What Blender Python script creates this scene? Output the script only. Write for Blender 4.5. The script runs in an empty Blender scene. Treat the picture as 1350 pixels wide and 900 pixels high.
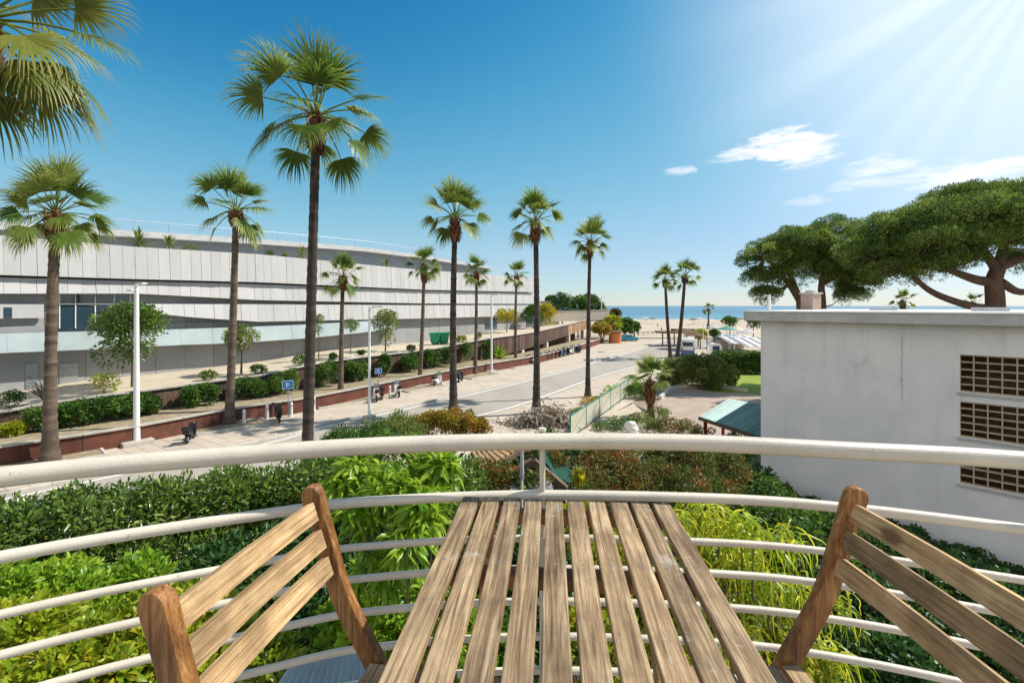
import bpy, math, random
import numpy as np
from mathutils import Vector, Matrix
R = math.radians
random.seed(7); rs = np.random.RandomState(11)
S = bpy.context.scene
COL = S.collection
H, F, CX, HY = 8.0, 640.0, 675.0, 403.0      # eye height, focal length / centre / horizon in photo pixels

# ---------------------------------------------------------------- helpers
def G(px, py, z=0.0):
    Y = (H - z) * F / (py - HY); return ((px - CX) / F * Y, Y, z)
def Q(px, py, Y):
    return ((px - CX) / F * Y, Y, H - (py - HY) * Y / F)
def nrm(v):
    v = np.asarray(v, float); return v / (np.linalg.norm(v, axis=-1, keepdims=True) + 1e-9)
def wloc(p):
    v = Vector((0, 0, 0))
    while p is not None:
        v += p.location; p = p.parent
    return v
def tag(o, label=None, cat=None, group=None, kind=None):
    if label: o['label'] = label
    if cat: o['category'] = cat
    if group: o['group'] = group
    if kind: o['kind'] = kind
    return o
def thing(name, label, cat, loc=(0, 0, 0), group=None, rz=0):
    o = bpy.data.objects.new(name, None); COL.objects.link(o)
    o.location = loc; o.rotation_euler = (0, 0, rz); o.empty_display_size = .2
    return tag(o, label, cat, group)
def mesh_np(name, V, Fc, mat, parent=None, rnd=None, smooth=False, loc=None):
    """V (n,3); Fc (m,k) index array or list of tuples"""
    V = np.asarray(V, float)
    off = wloc(parent) if parent is not None else Vector(loc if loc is not None else (0, 0, 0))
    V = V - np.array(off)
    me = bpy.data.meshes.new(name)
    if isinstance(Fc, np.ndarray):
        m, k = Fc.shape
        me.vertices.add(len(V)); me.vertices.foreach_set('co', V.ravel())
        me.loops.add(m * k); me.loops.foreach_set('vertex_index', Fc.ravel().astype(np.int32))
        me.polygons.add(m)
        me.polygons.foreach_set('loop_start', np.arange(0, m * k, k, dtype=np.int32))
        me.polygons.foreach_set('loop_total', np.full(m, k, dtype=np.int32))
        me.update(calc_edges=True); me.validate()
    else:
        me.from_pydata([tuple(v) for v in V], [], Fc); me.update()
    nf = len(me.polygons)
    if rnd is not None and len(rnd) == nf:
        a = me.attributes.new('rnd', 'FLOAT', 'FACE'); a.data.foreach_set('value', np.asarray(rnd, np.float32))
    if smooth: me.polygons.foreach_set('use_smooth', np.ones(nf, dtype=bool))
    me.materials.append(mat)
    o = bpy.data.objects.new(name, me); COL.objects.link(o)
    if parent is not None: o.parent = parent
    elif loc is not None: o.location = loc
    return o
class MB:
    def __init__(s): s.V = []; s.F = []; s.R = []; s.r = 0.5
    def add(s, V, Fc):
        b = len(s.V); s.V += [tuple(map(float, v)) for v in V]
        s.F += [tuple(i + b for i in f) for f in Fc]; s.R += [s.r] * len(Fc); return s
    def box(s, c, d, rz=0, M=None):
        hx, hy, hz = d[0] / 2, d[1] / 2, d[2] / 2
        vs = [Vector((x, y, z)) for x in (-hx, hx) for y in (-hy, hy) for z in (-hz, hz)]
        m = M if M is not None else Matrix.Rotation(rz, 3, 'Z')
        vs = [m @ v + Vector(c) for v in vs]
        return s.add(vs, [(0, 1, 3, 2), (4, 6, 7, 5), (0, 4, 5, 1), (2, 3, 7, 6), (0, 2, 6, 4), (1, 5, 7, 3)])
    def beam(s, a, b, w, h, up=(0, 0, 1)):
        a, b = Vector(a), Vector(b); d = (b - a).normalized(); u = Vector(up)
        x = d.cross(u)
        if x.length < 1e-4: x = d.cross(Vector((1, 0, 0)))
        x.normalize(); u = x.cross(d).normalized()
        M = Matrix((x, d, u)).transposed()
        return s.box((a + b) / 2, (w, (b - a).length, h), M=M)
    def tube(s, pts, rad, seg=8, cap=True):
        pts = [Vector(p) for p in pts]; n = len(pts)
        rad = [rad] * n if not hasattr(rad, '__len__') else rad
        V = []; x = None
        for i in range(n):
            d = (pts[min(i + 1, n - 1)] - pts[max(i - 1, 0)]).normalized()
            if x is None:
                x = d.cross(Vector((0, 0, 1)))
                if x.length < .05: x = Vector((1, 0, 0))
            x = (x - d * x.dot(d)).normalized(); y = d.cross(x)
            for k in range(seg):
                a = 2 * math.pi * k / seg; V.append(pts[i] + (x * math.cos(a) + y * math.sin(a)) * rad[i])
        Fc = [(i * seg + k, i * seg + (k + 1) % seg, (i + 1) * seg + (k + 1) % seg, (i + 1) * seg + k) for i in range(n - 1) for k in range(seg)]
        if cap: Fc += [tuple(range(seg))[::-1], tuple((n - 1) * seg + k for k in range(seg))]
        return s.add(V, Fc)
    def prism(s, poly, z0, z1):
        n = len(poly); V = [(p[0], p[1], z0) for p in poly] + [(p[0], p[1], z1) for p in poly]
        return s.add(V, [tuple(range(n))[::-1], tuple(range(n, 2 * n))] + [(i, (i + 1) % n, n + (i + 1) % n, n + i) for i in range(n)])
    def extr(s, poly, axis_a, axis_b, origin, ext):
        """poly in plane (axis_a, axis_b) at origin, extruded by vector ext"""
        a, b, o, e = Vector(axis_a), Vector(axis_b), Vector(origin), Vector(ext); n = len(poly)
        V = [o + a * p[0] + b * p[1] for p in poly]; V += [v + e for v in V]
        return s.add(V, [tuple(range(n))[::-1], tuple(range(n, 2 * n))] + [(i, (i + 1) % n, n + (i + 1) % n, n + i) for i in range(n)])
    def ell(s, c, r, seg=12, rings=8, M=None):
        V = []
        for i in range(rings + 1):
            t = math.pi * i / rings
            for k in range(seg):
                a = 2 * math.pi * k / seg
                v = Vector((r[0] * math.sin(t) * math.cos(a), r[1] * math.sin(t) * math.sin(a), r[2] * math.cos(t)))
                V.append((M @ v if M else v) + Vector(c))
        return s.add(V, [(i * seg + k, i * seg + (k + 1) % seg, (i + 1) * seg + (k + 1) % seg, (i + 1) * seg + k)[::-1] for i in range(rings) for k in range(seg)])
    def lathe(s, c, prof, seg=16, M=None):
        V = []
        for (r, z) in prof:
            for k in range(seg):
                a = 2 * math.pi * k / seg; v = Vector((r * math.cos(a), r * math.sin(a), z))
                V.append((M @ v if M else v) + Vector(c))
        n = len(prof)
        Fc = [(i * seg + k, i * seg + (k + 1) % seg, (i + 1) * seg + (k + 1) % seg, (i + 1) * seg + k) for i in range(n - 1) for k in range(seg)]
        Fc += [tuple(range(seg))[::-1], tuple((n - 1) * seg + k for k in range(seg))]
        return s.add(V, Fc)
    def build(s, name, mat, parent=None, loc=None, smooth=False, bevel=0, local=False):
        V = np.array(s.V)
        if local and parent is not None: V = V + np.array(wloc(parent))
        o = mesh_np(name, V, s.F, mat, parent, s.R, smooth, loc)
        if smooth:
            m = o.modifiers.new('es', 'EDGE_SPLIT'); m.split_angle = R(50)
        if bevel:
            m = o.modifiers.new('bv', 'BEVEL'); m.width = bevel; m.segments = 2; m.limit_method = 'ANGLE'
        return o
def copy_tree(o, loc=None, rz=None, label=None, group=None, parent=None, sc=None):
    c = o.copy(); COL.objects.link(c)
    if parent is not None: c.parent = parent
    for ch in list(o.children): copy_tree(ch, parent=c)
    if loc is not None: c.location = loc
    if rz is not None: c.rotation_euler = (0, 0, rz)
    if label: c['label'] = label
    if group: c['group'] = group
    if sc: c.scale = (sc, sc, sc)
    return c
def spline(pts, n=8):
    pts = [np.array(p, float) for p in pts]; P = [2 * pts[0] - pts[1]] + pts + [2 * pts[-1] - pts[-2]]; out = []
    for i in range(1, len(P) - 2):
        for k in range(n):
            t = k / n
            out.append(.5 * ((2 * P[i]) + (-P[i - 1] + P[i + 1]) * t + (2 * P[i - 1] - 5 * P[i] + 4 * P[i + 1] - P[i + 2]) * t * t + (-P[i - 1] + 3 * P[i] - 3 * P[i + 1] + P[i + 2]) * t ** 3))
    out.append(pts[-1]); return out

# ---------------------------------------------------------------- materials
def base_mat(name):
    m = bpy.data.materials.new(name); m.use_nodes = True
    nt = m.node_tree; b = nt.nodes['Principled BSDF']; return m, nt, b
def N(nt, t, **k):
    n = nt.nodes.new(t)
    for a, v in k.items():
        if a in n.inputs: n.inputs[a].default_value = v
        else: setattr(n, a, v)
    return n
def ramp(nt, stops, src):
    r = nt.nodes.new('ShaderNodeValToRGB'); el = r.color_ramp.elements
    el[0].position, el[0].color = stops[0][0], (*stops[0][1], 1)
    el[1].position, el[1].color = stops[-1][0], (*stops[-1][1], 1)
    for p, c in stops[1:-1]:
        e = el.new(p); e.color = (*c, 1)
    nt.links.new(src, r.inputs[0]); return r
def mul(c, f): return tuple(min(1, x * f) for x in c)
def M_(name, col, rough=.75, var=.18, scale=3., bump=0., bscale=None, metal=0., rnd=0., spec=.35, world=False, stretch=(1, 1, 1), dirt=None, coat=0):
    m, nt, b = base_mat(name)
    tc = nt.nodes.new('ShaderNodeTexCoord'); mp = nt.nodes.new('ShaderNodeMapping'); mp.inputs['Scale'].default_value = stretch
    if world:
        g = nt.nodes.new('ShaderNodeNewGeometry'); nt.links.new(g.outputs['Position'], mp.inputs[0])
    else: nt.links.new(tc.outputs['Object'], mp.inputs[0])
    n1 = N(nt, 'ShaderNodeTexNoise', Scale=scale, Detail=8., Roughness=.65); nt.links.new(mp.outputs[0], n1.inputs['Vector'])
    r = ramp(nt, [(.3, mul(col, 1 - var)), (.5, col), (.72, mul(col, 1 + var))], n1.outputs[0]); out = r.outputs[0]
    if dirt:   # (colour, scale, threshold)
        n2 = N(nt, 'ShaderNodeTexNoise', Scale=dirt[1], Detail=6., Roughness=.7); nt.links.new(mp.outputs[0], n2.inputs['Vector'])
        rr = ramp(nt, [(dirt[2], (0, 0, 0)), (dirt[2] + .12, (1, 1, 1))], n2.outputs[0])
        mx = N(nt, 'ShaderNodeMix', data_type='RGBA'); nt.links.new(rr.outputs[0], mx.inputs[0])
        nt.links.new(out, mx.inputs[6]); mx.inputs[7].default_value = (*dirt[0], 1); out = mx.outputs[2]
    if rnd:
        at = nt.nodes.new('ShaderNodeAttribute'); at.attribute_name = 'rnd'
        hs = nt.nodes.new('ShaderNodeHueSaturation'); mr = nt.nodes.new('ShaderNodeMapRange')
        mr.inputs[3].default_value = 1 - rnd; mr.inputs[4].default_value = 1 + rnd
        nt.links.new(at.outputs['Fac'], mr.inputs[0]); nt.links.new(mr.outputs[0], hs.inputs['Value']); nt.links.new(out, hs.inputs['Color']); out = hs.outputs[0]
    nt.links.new(out, b.inputs['Base Color'])
    b.inputs['Roughness'].default_value = rough; b.inputs['Metallic'].default_value = metal
    b.inputs['Specular IOR Level'].default_value = spec; b.inputs['Coat Weight'].default_value = coat
    if bump:
        n3 = N(nt, 'ShaderNodeTexNoise', Scale=bscale or scale * 6, Detail=6., Roughness=.7); nt.links.new(mp.outputs[0], n3.inputs['Vector'])
        bp = N(nt, 'ShaderNodeBump', Strength=bump, Distance=.03); nt.links.new(n3.outputs[0], bp.inputs['Height']); nt.links.new(bp.outputs[0], b.inputs['Normal'])
    return m
def leafmat(name, cols, transl=.35, rough=.45, spec=.35):
    m, nt, b = base_mat(name)
    at = nt.nodes.new('ShaderNodeAttribute'); at.attribute_name = 'rnd'
    st = [(i / (len(cols) - 1), c) for i, c in enumerate(cols)]
    r = ramp(nt, st, at.outputs['Fac']); nt.links.new(r.outputs[0], b.inputs['Base Color'])
    b.inputs['Roughness'].default_value = rough; b.inputs['Specular IOR Level'].default_value = spec
    tr = nt.nodes.new('ShaderNodeBsdfTranslucent'); hs = nt.nodes.new('ShaderNodeHueSaturation'); hs.inputs['Value'].default_value = 1.5; hs.inputs['Hue'].default_value = .485
    nt.links.new(r.outputs[0], hs.inputs['Color']); nt.links.new(hs.outputs[0], tr.inputs[0])
    mx = nt.nodes.new('ShaderNodeMixShader'); mx.inputs[0].default_value = transl
    nt.links.new(b.outputs[0], mx.inputs[1]); nt.links.new(tr.outputs[0], mx.inputs[2])
    nt.links.new(mx.outputs[0], nt.nodes['Material Output'].inputs[0]); return m
def woodmat(name, dark, mid, light, gscale=(60, 3, 60), spots=None, rough=.7, spl=None):
    m, nt, b = base_mat(name)
    tc = nt.nodes.new('ShaderNodeTexCoord'); at = nt.nodes.new('ShaderNodeAttribute'); at.attribute_name = 'rnd'
    off = N(nt, 'ShaderNodeVectorMath', operation='SCALE'); cx = nt.nodes.new('ShaderNodeCombineXYZ')
    for i in range(3): nt.links.new(at.outputs['Fac'], cx.inputs[i])
    nt.links.new(cx.outputs[0], off.inputs[0]); off.inputs['Scale'].default_value = 37.
    ad = N(nt, 'ShaderNodeVectorMath', operation='ADD'); nt.links.new(tc.outputs['Object'], ad.inputs[0]); nt.links.new(off.outputs[0], ad.inputs[1])
    mp = nt.nodes.new('ShaderNodeMapping'); mp.inputs['Scale'].default_value = gscale; nt.links.new(ad.outputs[0], mp.inputs[0])
    n1 = N(nt, 'ShaderNodeTexNoise', Scale=1., Detail=9., Roughness=.62, Distortion=.6); nt.links.new(mp.outputs[0], n1.inputs['Vector'])
    r = ramp(nt, [(.28, dark), (.48, mid), (.7, light)], n1.outputs[0])
    n2 = N(nt, 'ShaderNodeTexNoise', Scale=7., Detail=5., Roughness=.6); nt.links.new(ad.outputs[0], n2.inputs['Vector'])
    r2 = ramp(nt, [(.3, (.50, .48, .47)), (.62, (1.05, 1.04, 1.0))], n2.outputs[0])
    mm = N(nt, 'ShaderNodeMix', data_type='RGBA', blend_type='MULTIPLY'); mm.inputs[0].default_value = 1
    nt.links.new(r.outputs[0], mm.inputs[6]); nt.links.new(r2.outputs[0], mm.inputs[7]); out = mm.outputs[2]
    mg = nt.nodes.new('ShaderNodeMapping'); mg.inputs['Scale'].default_value = tuple(g * 3.2 if g > 20 else g * 1.6 for g in gscale); nt.links.new(ad.outputs[0], mg.inputs[0])
    ng = N(nt, 'ShaderNodeTexNoise', Scale=1., Detail=6., Roughness=.7, Distortion=.3); nt.links.new(mg.outputs[0], ng.inputs['Vector'])
    rg = ramp(nt, [(.34, (.42, .38, .34)), (.47, (.95, .94, .92)), (.7, (1.0, 1.0, 1.0))], ng.outputs[0])
    mq = N(nt, 'ShaderNodeMix', data_type='RGBA', blend_type='MULTIPLY'); mq.inputs[0].default_value = .8; nt.links.new(out, mq.inputs[6]); nt.links.new(rg.outputs[0], mq.inputs[7]); out = mq.outputs[2]
    # knots
    vo = N(nt, 'ShaderNodeTexVoronoi', Scale=1.); mk = nt.nodes.new('ShaderNodeMapping'); mk.inputs['Scale'].default_value = tuple(7 if g > 20 else 3.5 for g in gscale)
    nt.links.new(ad.outputs[0], mk.inputs[0]); nt.links.new(mk.outputs[0], vo.inputs['Vector'])
    rk = ramp(nt, [(.07, (1, 1, 1)), (.13, (0, 0, 0))], vo.outputs['Distance'])
    mxk = N(nt, 'ShaderNodeMix', data_type='RGBA'); nt.links.new(rk.outputs[0], mxk.inputs[0]); nt.links.new(out, mxk.inputs[6]); mxk.inputs[7].default_value = (*mul(dark, .6), 1); out = mxk.outputs[2]
    if spl:
        n4 = N(nt, 'ShaderNodeTexNoise', Scale=spl[1], Detail=7., Roughness=.75); nt.links.new(tc.outputs['Object'], n4.inputs['Vector'])
        rr = ramp(nt, [(spl[2], (0, 0, 0)), (spl[2] + .11, (.85, .85, .85))], n4.outputs[0])
        mx = N(nt, 'ShaderNodeMix', data_type='RGBA'); nt.links.new(rr.outputs[0], mx.inputs[0]); nt.links.new(out, mx.inputs[6]); mx.inputs[7].default_value = (*spl[0], 1); out = mx.outputs[2]
    hs = nt.nodes.new('ShaderNodeHueSaturation'); mr = nt.nodes.new('ShaderNodeMapRange'); mr.inputs[3].default_value = .72; mr.inputs[4].default_value = 1.2
    nt.links.new(at.outputs['Fac'], mr.inputs[0]); nt.links.new(mr.outputs[0], hs.inputs['Value']); nt.links.new(out, hs.inputs['Color'])
    nt.links.new(hs.outputs[0], b.inputs['Base Color']); b.inputs['Roughness'].default_value = rough; b.inputs['Specular IOR Level'].default_value = .3
    bp = N(nt, 'ShaderNodeBump', Strength=.8, Distance=.005); nt.links.new(n1.outputs[0], bp.inputs['Height']); nt.links.new(bp.outputs[0], b.inputs['Normal'])
    return m

m_rail = M_('cream_paint', (.60, .54, .44), rough=.33, var=.14, scale=5, dirt=((.34, .25, .16), 34, .63), bump=.2, bscale=160, spec=.5)
m_table = woodmat('weathered_wood', (.11, .065, .034), (.35, .235, .13), (.64, .49, .31), gscale=(95, 4.2, 95), spl=((.47, .42, .34), 11, .61))
m_tan = woodmat('tan_wood', (.25, .14, .06), (.46, .30, .15), (.66, .47, .26), gscale=(130, 4.5, 130))
m_red = woodmat('red_oiled_wood', (.09, .032, .010), (.27, .115, .034), (.50, .27, .10), gscale=(70, 70, 7), rough=.42)
m_brass = M_('dull_metal', (.55, .5, .42), rough=.35, metal=.9)
m_steel = M_('grey_metal', (.4, .41, .42), rough=.4, metal=.7)
m_clad = M_('pale_cladding', (.46, .445, .435), rough=.6, var=.06, scale=1.4, rnd=.06, stretch=(1, 1, .25), dirt=((.39, .375, .365), 1.1, .60))
m_greywall = M_('grey_cladding', (.29, .285, .285), rough=.6, var=.12, scale=.7, rnd=.1)
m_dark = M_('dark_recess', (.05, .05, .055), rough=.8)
m_canopy = M_('pale_glass_band', (.38, .44, .44), rough=.3, var=.16, scale=.5, spec=.6)
m_roof = M_('grey_roof', (.33, .34, .36), rough=.8, var=.15)
m_glass = M_('dark_glass', (.025, .05, .07), rough=.06, spec=.9, var=.3, scale=.8)
m_white = M_('white_paint', (.72, .72, .70), rough=.5, var=.06)
m_render = M_('grey_white_render', (.80, .77, .74), rough=.9, var=.05, scale=1.3, bump=.25, bscale=40, dirt=((.60, .57, .53), .7, .62), stretch=(1, 1, .5))
m_fascia = M_('fascia_concrete', (.50, .48, .45), rough=.85, var=.14, scale=2.2, dirt=((.3, .27, .23), 3, .62))
def add_drips(m):
    nt = m.node_tree; b = nt.nodes['Principled BSDF']; src = b.inputs['Base Color'].links[0].from_socket; g = nt.nodes.new('ShaderNodeNewGeometry'); mp = nt.nodes.new('ShaderNodeMapping'); mp.inputs['Scale'].default_value = (3.2, 3.2, .16); nt.links.new(g.outputs['Position'], mp.inputs[0])
    n = N(nt, 'ShaderNodeTexNoise', Scale=1.3, Detail=7., Roughness=.7); nt.links.new(mp.outputs[0], n.inputs['Vector']); rr = ramp(nt, [(.54, (0, 0, 0)), (.72, (1, 1, 1))], n.outputs[0])
    sx = nt.nodes.new('ShaderNodeSeparateXYZ'); nt.links.new(g.outputs['Position'], sx.inputs[0]); mr = nt.nodes.new('ShaderNodeMapRange'); mr.inputs[1].default_value = 5.2; mr.inputs[2].default_value = 7.4; mr.inputs[3].default_value = .12; mr.inputs[4].default_value = .34; nt.links.new(sx.outputs[2], mr.inputs[0])
    ml = N(nt, 'ShaderNodeMath', operation='MULTIPLY'); nt.links.new(rr.outputs[0], ml.inputs[0]); nt.links.new(mr.outputs[0], ml.inputs[1]); mx = N(nt, 'ShaderNodeMix', data_type='RGBA'); nt.links.new(ml.outputs[0], mx.inputs[0]); nt.links.new(src, mx.inputs[6]); mx.inputs[7].default_value = (.40, .33, .26, 1)
    n2 = N(nt, 'ShaderNodeTexNoise', Scale=.9, Detail=5., Roughness=.6); nt.links.new(g.outputs['Position'], n2.inputs['Vector']); r2 = ramp(nt, [(.35, (.90, .91, .93)), (.65, (1, 1, 1))], n2.outputs[0]); m2 = N(nt, 'ShaderNodeMix', data_type='RGBA', blend_type='MULTIPLY'); m2.inputs[0].default_value = 1; nt.links.new(mx.outputs[2], m2.inputs[6]); nt.links.new(r2.outputs[0], m2.inputs[7]); nt.links.new(m2.outputs[2], b.inputs['Base Color'])
add_drips(m_render); add_drips(m_fascia)
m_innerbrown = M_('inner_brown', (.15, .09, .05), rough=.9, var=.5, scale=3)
m_lattice = M_('concrete_lattice', (.46, .35, .23), rough=.9, var=.2, scale=6)
m_corten = M_('rust_red_wall', (.13, .045, .028), rough=.75, var=.35, scale=1.3, rnd=.12, dirt=((.18, .09, .05), 1.5, .6))
m_brown = M_('brown_planks', (.105, .062, .045), rough=.8, var=.3, scale=1.1, rnd=.35)
m_tanplank = M_('tan_planks', (.34, .22, .12), rough=.8, var=.25, scale=1.1, rnd=.25)
m_coping = M_('coping_stone', (.42, .38, .33), rough=.85, var=.2, scale=1.5)
m_pave = M_('beige_paving', (.47, .40, .32), rough=.9, var=.14, scale=.45, bump=.1, bscale=8, dirt=((.36, .30, .24), .3, .58))
def add_joints(m, sc, rz):
    nt = m.node_tree; b = nt.nodes['Principled BSDF']; src = b.inputs['Base Color'].links[0].from_socket; g = nt.nodes.new('ShaderNodeNewGeometry'); mp = nt.nodes.new('ShaderNodeMapping'); mp.inputs['Rotation'].default_value = (0, 0, rz); nt.links.new(g.outputs['Position'], mp.inputs[0])
    br = N(nt, 'ShaderNodeTexBrick', Scale=sc); br.inputs['Color1'].default_value = (1, 1, 1, 1); br.inputs['Color2'].default_value = (.93, .92, .91, 1); br.inputs['Mortar'].default_value = (.66, .63, .6, 1); br.inputs['Mortar Size'].default_value = .012; nt.links.new(mp.outputs[0], br.inputs['Vector'])
    m2 = N(nt, 'ShaderNodeMix', data_type='RGBA', blend_type='MULTIPLY'); m2.inputs[0].default_value = 1; nt.links.new(src, m2.inputs[6]); nt.links.new(br.outputs[0], m2.inputs[7]); nt.links.new(m2.outputs[2], b.inputs['Base Color'])
add_joints(m_pave, .35, .6)
m_terrace = M_('terrace_sand_paving', (.46, .39, .29), rough=.9, var=.12, scale=.5)
m_road = M_('asphalt', (.33, .295, .25), rough=.88, var=.16, scale=.35, bump=.12, bscale=18, dirt=((.225, .205, .18), .35, .57), stretch=(1, .35, 1))
m_paint = M_('road_paint', (.74, .71, .63), rough=.7, var=.15, scale=2.5, dirt=((.4, .37, .32), 2.2, .64))
m_kerb = M_('kerb_stone', (.5, .46, .40), rough=.85, var=.18, scale=2)
m_soil = M_('soil', (.055, .045, .028), rough=.95, var=.4, scale=.9, dirt=((.04, .06, .015), .5, .5))
m_bed = M_('dry_grass_bed', (.27, .22, .14), rough=.95, var=.4, scale=2.5, dirt=((.17, .17, .06), 1.5, .58), bump=.5, bscale=12)
m_lawn = M_('lawn', (.20, .27, .035), rough=.95, var=.25, scale=1.5, bump=.5, bscale=14)
m_ground = M_('ground', (.26, .21, .14), rough=.95, var=.25, scale=.12)
m_sand = M_('sand', (.43, .355, .27), rough=.95, var=.2, scale=.08)
m_patio = M_('patio_pink', (.36, .28, .22), rough=.9, var=.16, scale=.8, dirt=((.28, .23, .19), .6, .58))
m_teal = M_('turquoise_tiles', (.13, .27, .25), rough=.45, var=.25, scale=2.5, rnd=.2)
m_tealpaint = M_('green_paint', (.05, .25, .20), rough=.45)
m_darkgreen = M_('dark_green_net', (.012, .06, .042), rough=.95)
m_tealgreen = M_('bright_green_plastic', (.02, .26, .12), rough=.5)
m_oldwood = M_('old_brown_wood', (.13, .09, .06), rough=.9, var=.4, scale=5)
m_steeldark = M_('cast_iron', (.05, .045, .04), rough=.7)
m_frost = M_('frosted_panel', (.50, .47, .36), rough=.35, var=.1, scale=1.5)
m_black = M_('black_plastic', (.012, .012, .014), rough=.35, spec=.5)
m_rubber = M_('tyre_rubber', (.02, .02, .02), rough=.85)
m_whitegloss = M_('white_gloss', (.75, .75, .74), rough=.25, var=.04, coat=.5)
m_redgloss = M_('maroon_gloss', (.18, .02, .02), rough=.3, var=.04, coat=.5)
m_bluegloss = M_('blue_gloss', (.05, .11, .25), rough=.3, coat=.5)
m_blue = M_('sign_blue', (.03, .20, .50), rough=.5, var=.05)
m_pool = M_('turquoise_plastic', (.04, .30, .42), rough=.4)
m_bluegrey = M_('blue_grey_canvas', (.03, .055, .08), rough=.9, var=.15, rnd=.12, scale=4)
m_orange = M_('terracotta_orange', (.50, .18, .07), rough=.8, var=.2, scale=1.2)
m_thatch = M_('thatch', (.13, .08, .045), rough=.95, var=.4, scale=3, bump=.5)
m_house = M_('cream_wall', (.62, .53, .42), rough=.9)
m_canvas = M_('grey_white_canvas', (.40, .39, .40), rough=.8, rnd=.45)
m_brick = M_('pinkish_brick', (.40, .29, .23), rough=.9, var=.25, scale=6)
m_trunk = M_('palm_trunk', (.115, .085, .06), rough=.95, var=.35, scale=2.0, rnd=.3, bump=.9, bscale=14, stretch=(1, 1, 3.5), dirt=((.19, .15, .11), 2.5, .58))
m_trunkd = M_('dark_palm_trunk', (.060, .046, .036), rough=.95, var=.4, scale=2.0, rnd=.35, bump=.9, bscale=14, stretch=(1, 1, 3.5), dirt=((.11, .085, .065), 2.5, .58))
m_boot = M_('red_brown_leaf_bases', (.15, .062, .03), rough=.9, var=.4, scale=5, rnd=.4, bump=.6)
m_pinebark = M_('pine_bark', (.115, .07, .05), rough=.95, var=.4, scale=2.5, bump=.9, bscale=9, stretch=(1, 1, .4))
m_twig = M_('twig', (.12, .085, .05), rough=.9)
m_dry = leafmat('dry_fronds', [(.16, .12, .08), (.26, .21, .15), (.34, .30, .24)], transl=.15, rough=.8)
m_palm = leafmat('palm_leaf', [(.032, .075, .012), (.075, .14, .02), (.18, .24, .04), (.42, .42, .14)], transl=.36)
m_palm2 = leafmat('palm_leaf_yellowed', [(.05, .09, .015), (.12, .17, .025), (.24, .26, .05), (.36, .30, .12)], transl=.35)
m_pine = leafmat('pine_needles', [(.014, .036, .008), (.045, .10, .018), (.14, .215, .035), (.34, .42, .08)], transl=.34, rough=.6)
m_laurel = leafmat('laurel_leaf', [(.022, .058, .010), (.055, .115, .018), (.13, .21, .032), (.28, .34, .06)], transl=.3, rough=.3, spec=.5)
m_hedge = leafmat('hedge_leaf', [(.018, .052, .010), (.04, .105, .016), (.09, .18, .025), (.17, .25, .04)], transl=.3)
m_lime = leafmat('lime_leaf', [(.08, .14, .01), (.19, .27, .015), (.34, .39, .022), (.48, .34, .04)], transl=.4, rough=.35)
m_bright = leafmat('bright_leaf', [(.06, .15, .012), (.14, .27, .018), (.26, .40, .03), (.42, .50, .05)], transl=.42, rough=.32)
m_gold = leafmat('golden_leaf', [(.08, .11, .015), (.25, .22, .03), (.42, .30, .04), (.38, .14, .04)], transl=.35)
m_redgreen = leafmat('red_and_green_leaf', [(.022, .055, .010), (.065, .115, .018), (.20, .15, .028), (.30, .07, .025)], transl=.3)
m_ivy = leafmat('dark_ivy_leaf', [(.012, .04, .010), (.025, .075, .015), (.05, .12, .022), (.11, .18, .035)], transl=.25)
m_olive = leafmat('olive_leaf', [(.05, .09, .02), (.10, .15, .03), (.19, .23, .05), (.32, .33, .09)], transl=.35)
m_vine = leafmat('yellow_vine_leaf', [(.07, .15, .01), (.20, .32, .015), (.42, .48, .02), (.60, .56, .04)], transl=.45)
m_yellow = leafmat('yellow_tree_leaf', [(.10, .13, .01), (.22, .24, .015), (.40, .36, .02), (.52, .40, .03)], transl=.4)

# ---------------------------------------------------------------- foliage
def cards(P, A, Nn, L, W, droop=0., oval=False):
    P, A, Nn = np.asarray(P), nrm(A), np.asarray(Nn)
    Nn = nrm(Nn - A * np.sum(A * Nn, 1, keepdims=True)); Sd = np.cross(A, Nn)
    L = np.asarray(L).reshape(-1, 1); W = np.asarray(W).reshape(-1, 1); n = len(P); Z = np.array([[0, 0, 1.]])
    if not oval:
        V = np.stack([P, P + A * L * .45 - Sd * W / 2 + Nn * W * .18, P + A * L - Z * droop * L, P + A * L * .45 + Sd * W / 2 + Nn * W * .18], 1)
        f = np.array([[0, 1, 2], [0, 2, 3]])
    else:
        def pt(t, s, up): return P + A * L * t + Sd * W * s + Nn * W * up - Z * droop * L * t * t
        V = np.stack([pt(0, 0, 0), pt(.3, -.44, .16), pt(.68, -.42, .16), pt(1, 0, 0), pt(.68, .42, .16), pt(.3, .44, .16), pt(.3, 0, 0), pt(.68, 0, 0)], 1)
        f = np.array([[0, 1, 6], [1, 2, 6], [2, 7, 6], [2, 3, 7], [3, 4, 7], [4, 6, 7], [4, 5, 6], [5, 0, 6]])
    k = V.shape[1]
    Fc = (np.arange(n)[:, None, None] * k + f[None]).reshape(-1, 3)
    return V.reshape(-1, 3), Fc, len(f)
def sub_lumps(c, r, k, frac=.33, flat=.9, low=-.8):
    out = []
    for _ in range(k):
        d = nrm(rs.normal(size=3)); d[2] = abs(d[2]) if rs.rand() < .7 else d[2]
        if d[2] < low: d[2] = low
        s = frac * (.55 + .85 * rs.rand())
        out.append((np.array(c) + d * np.array(r) * (1 - s * .55), np.array(r).mean() * s * np.array([1, 1, flat])))
    return out
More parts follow.
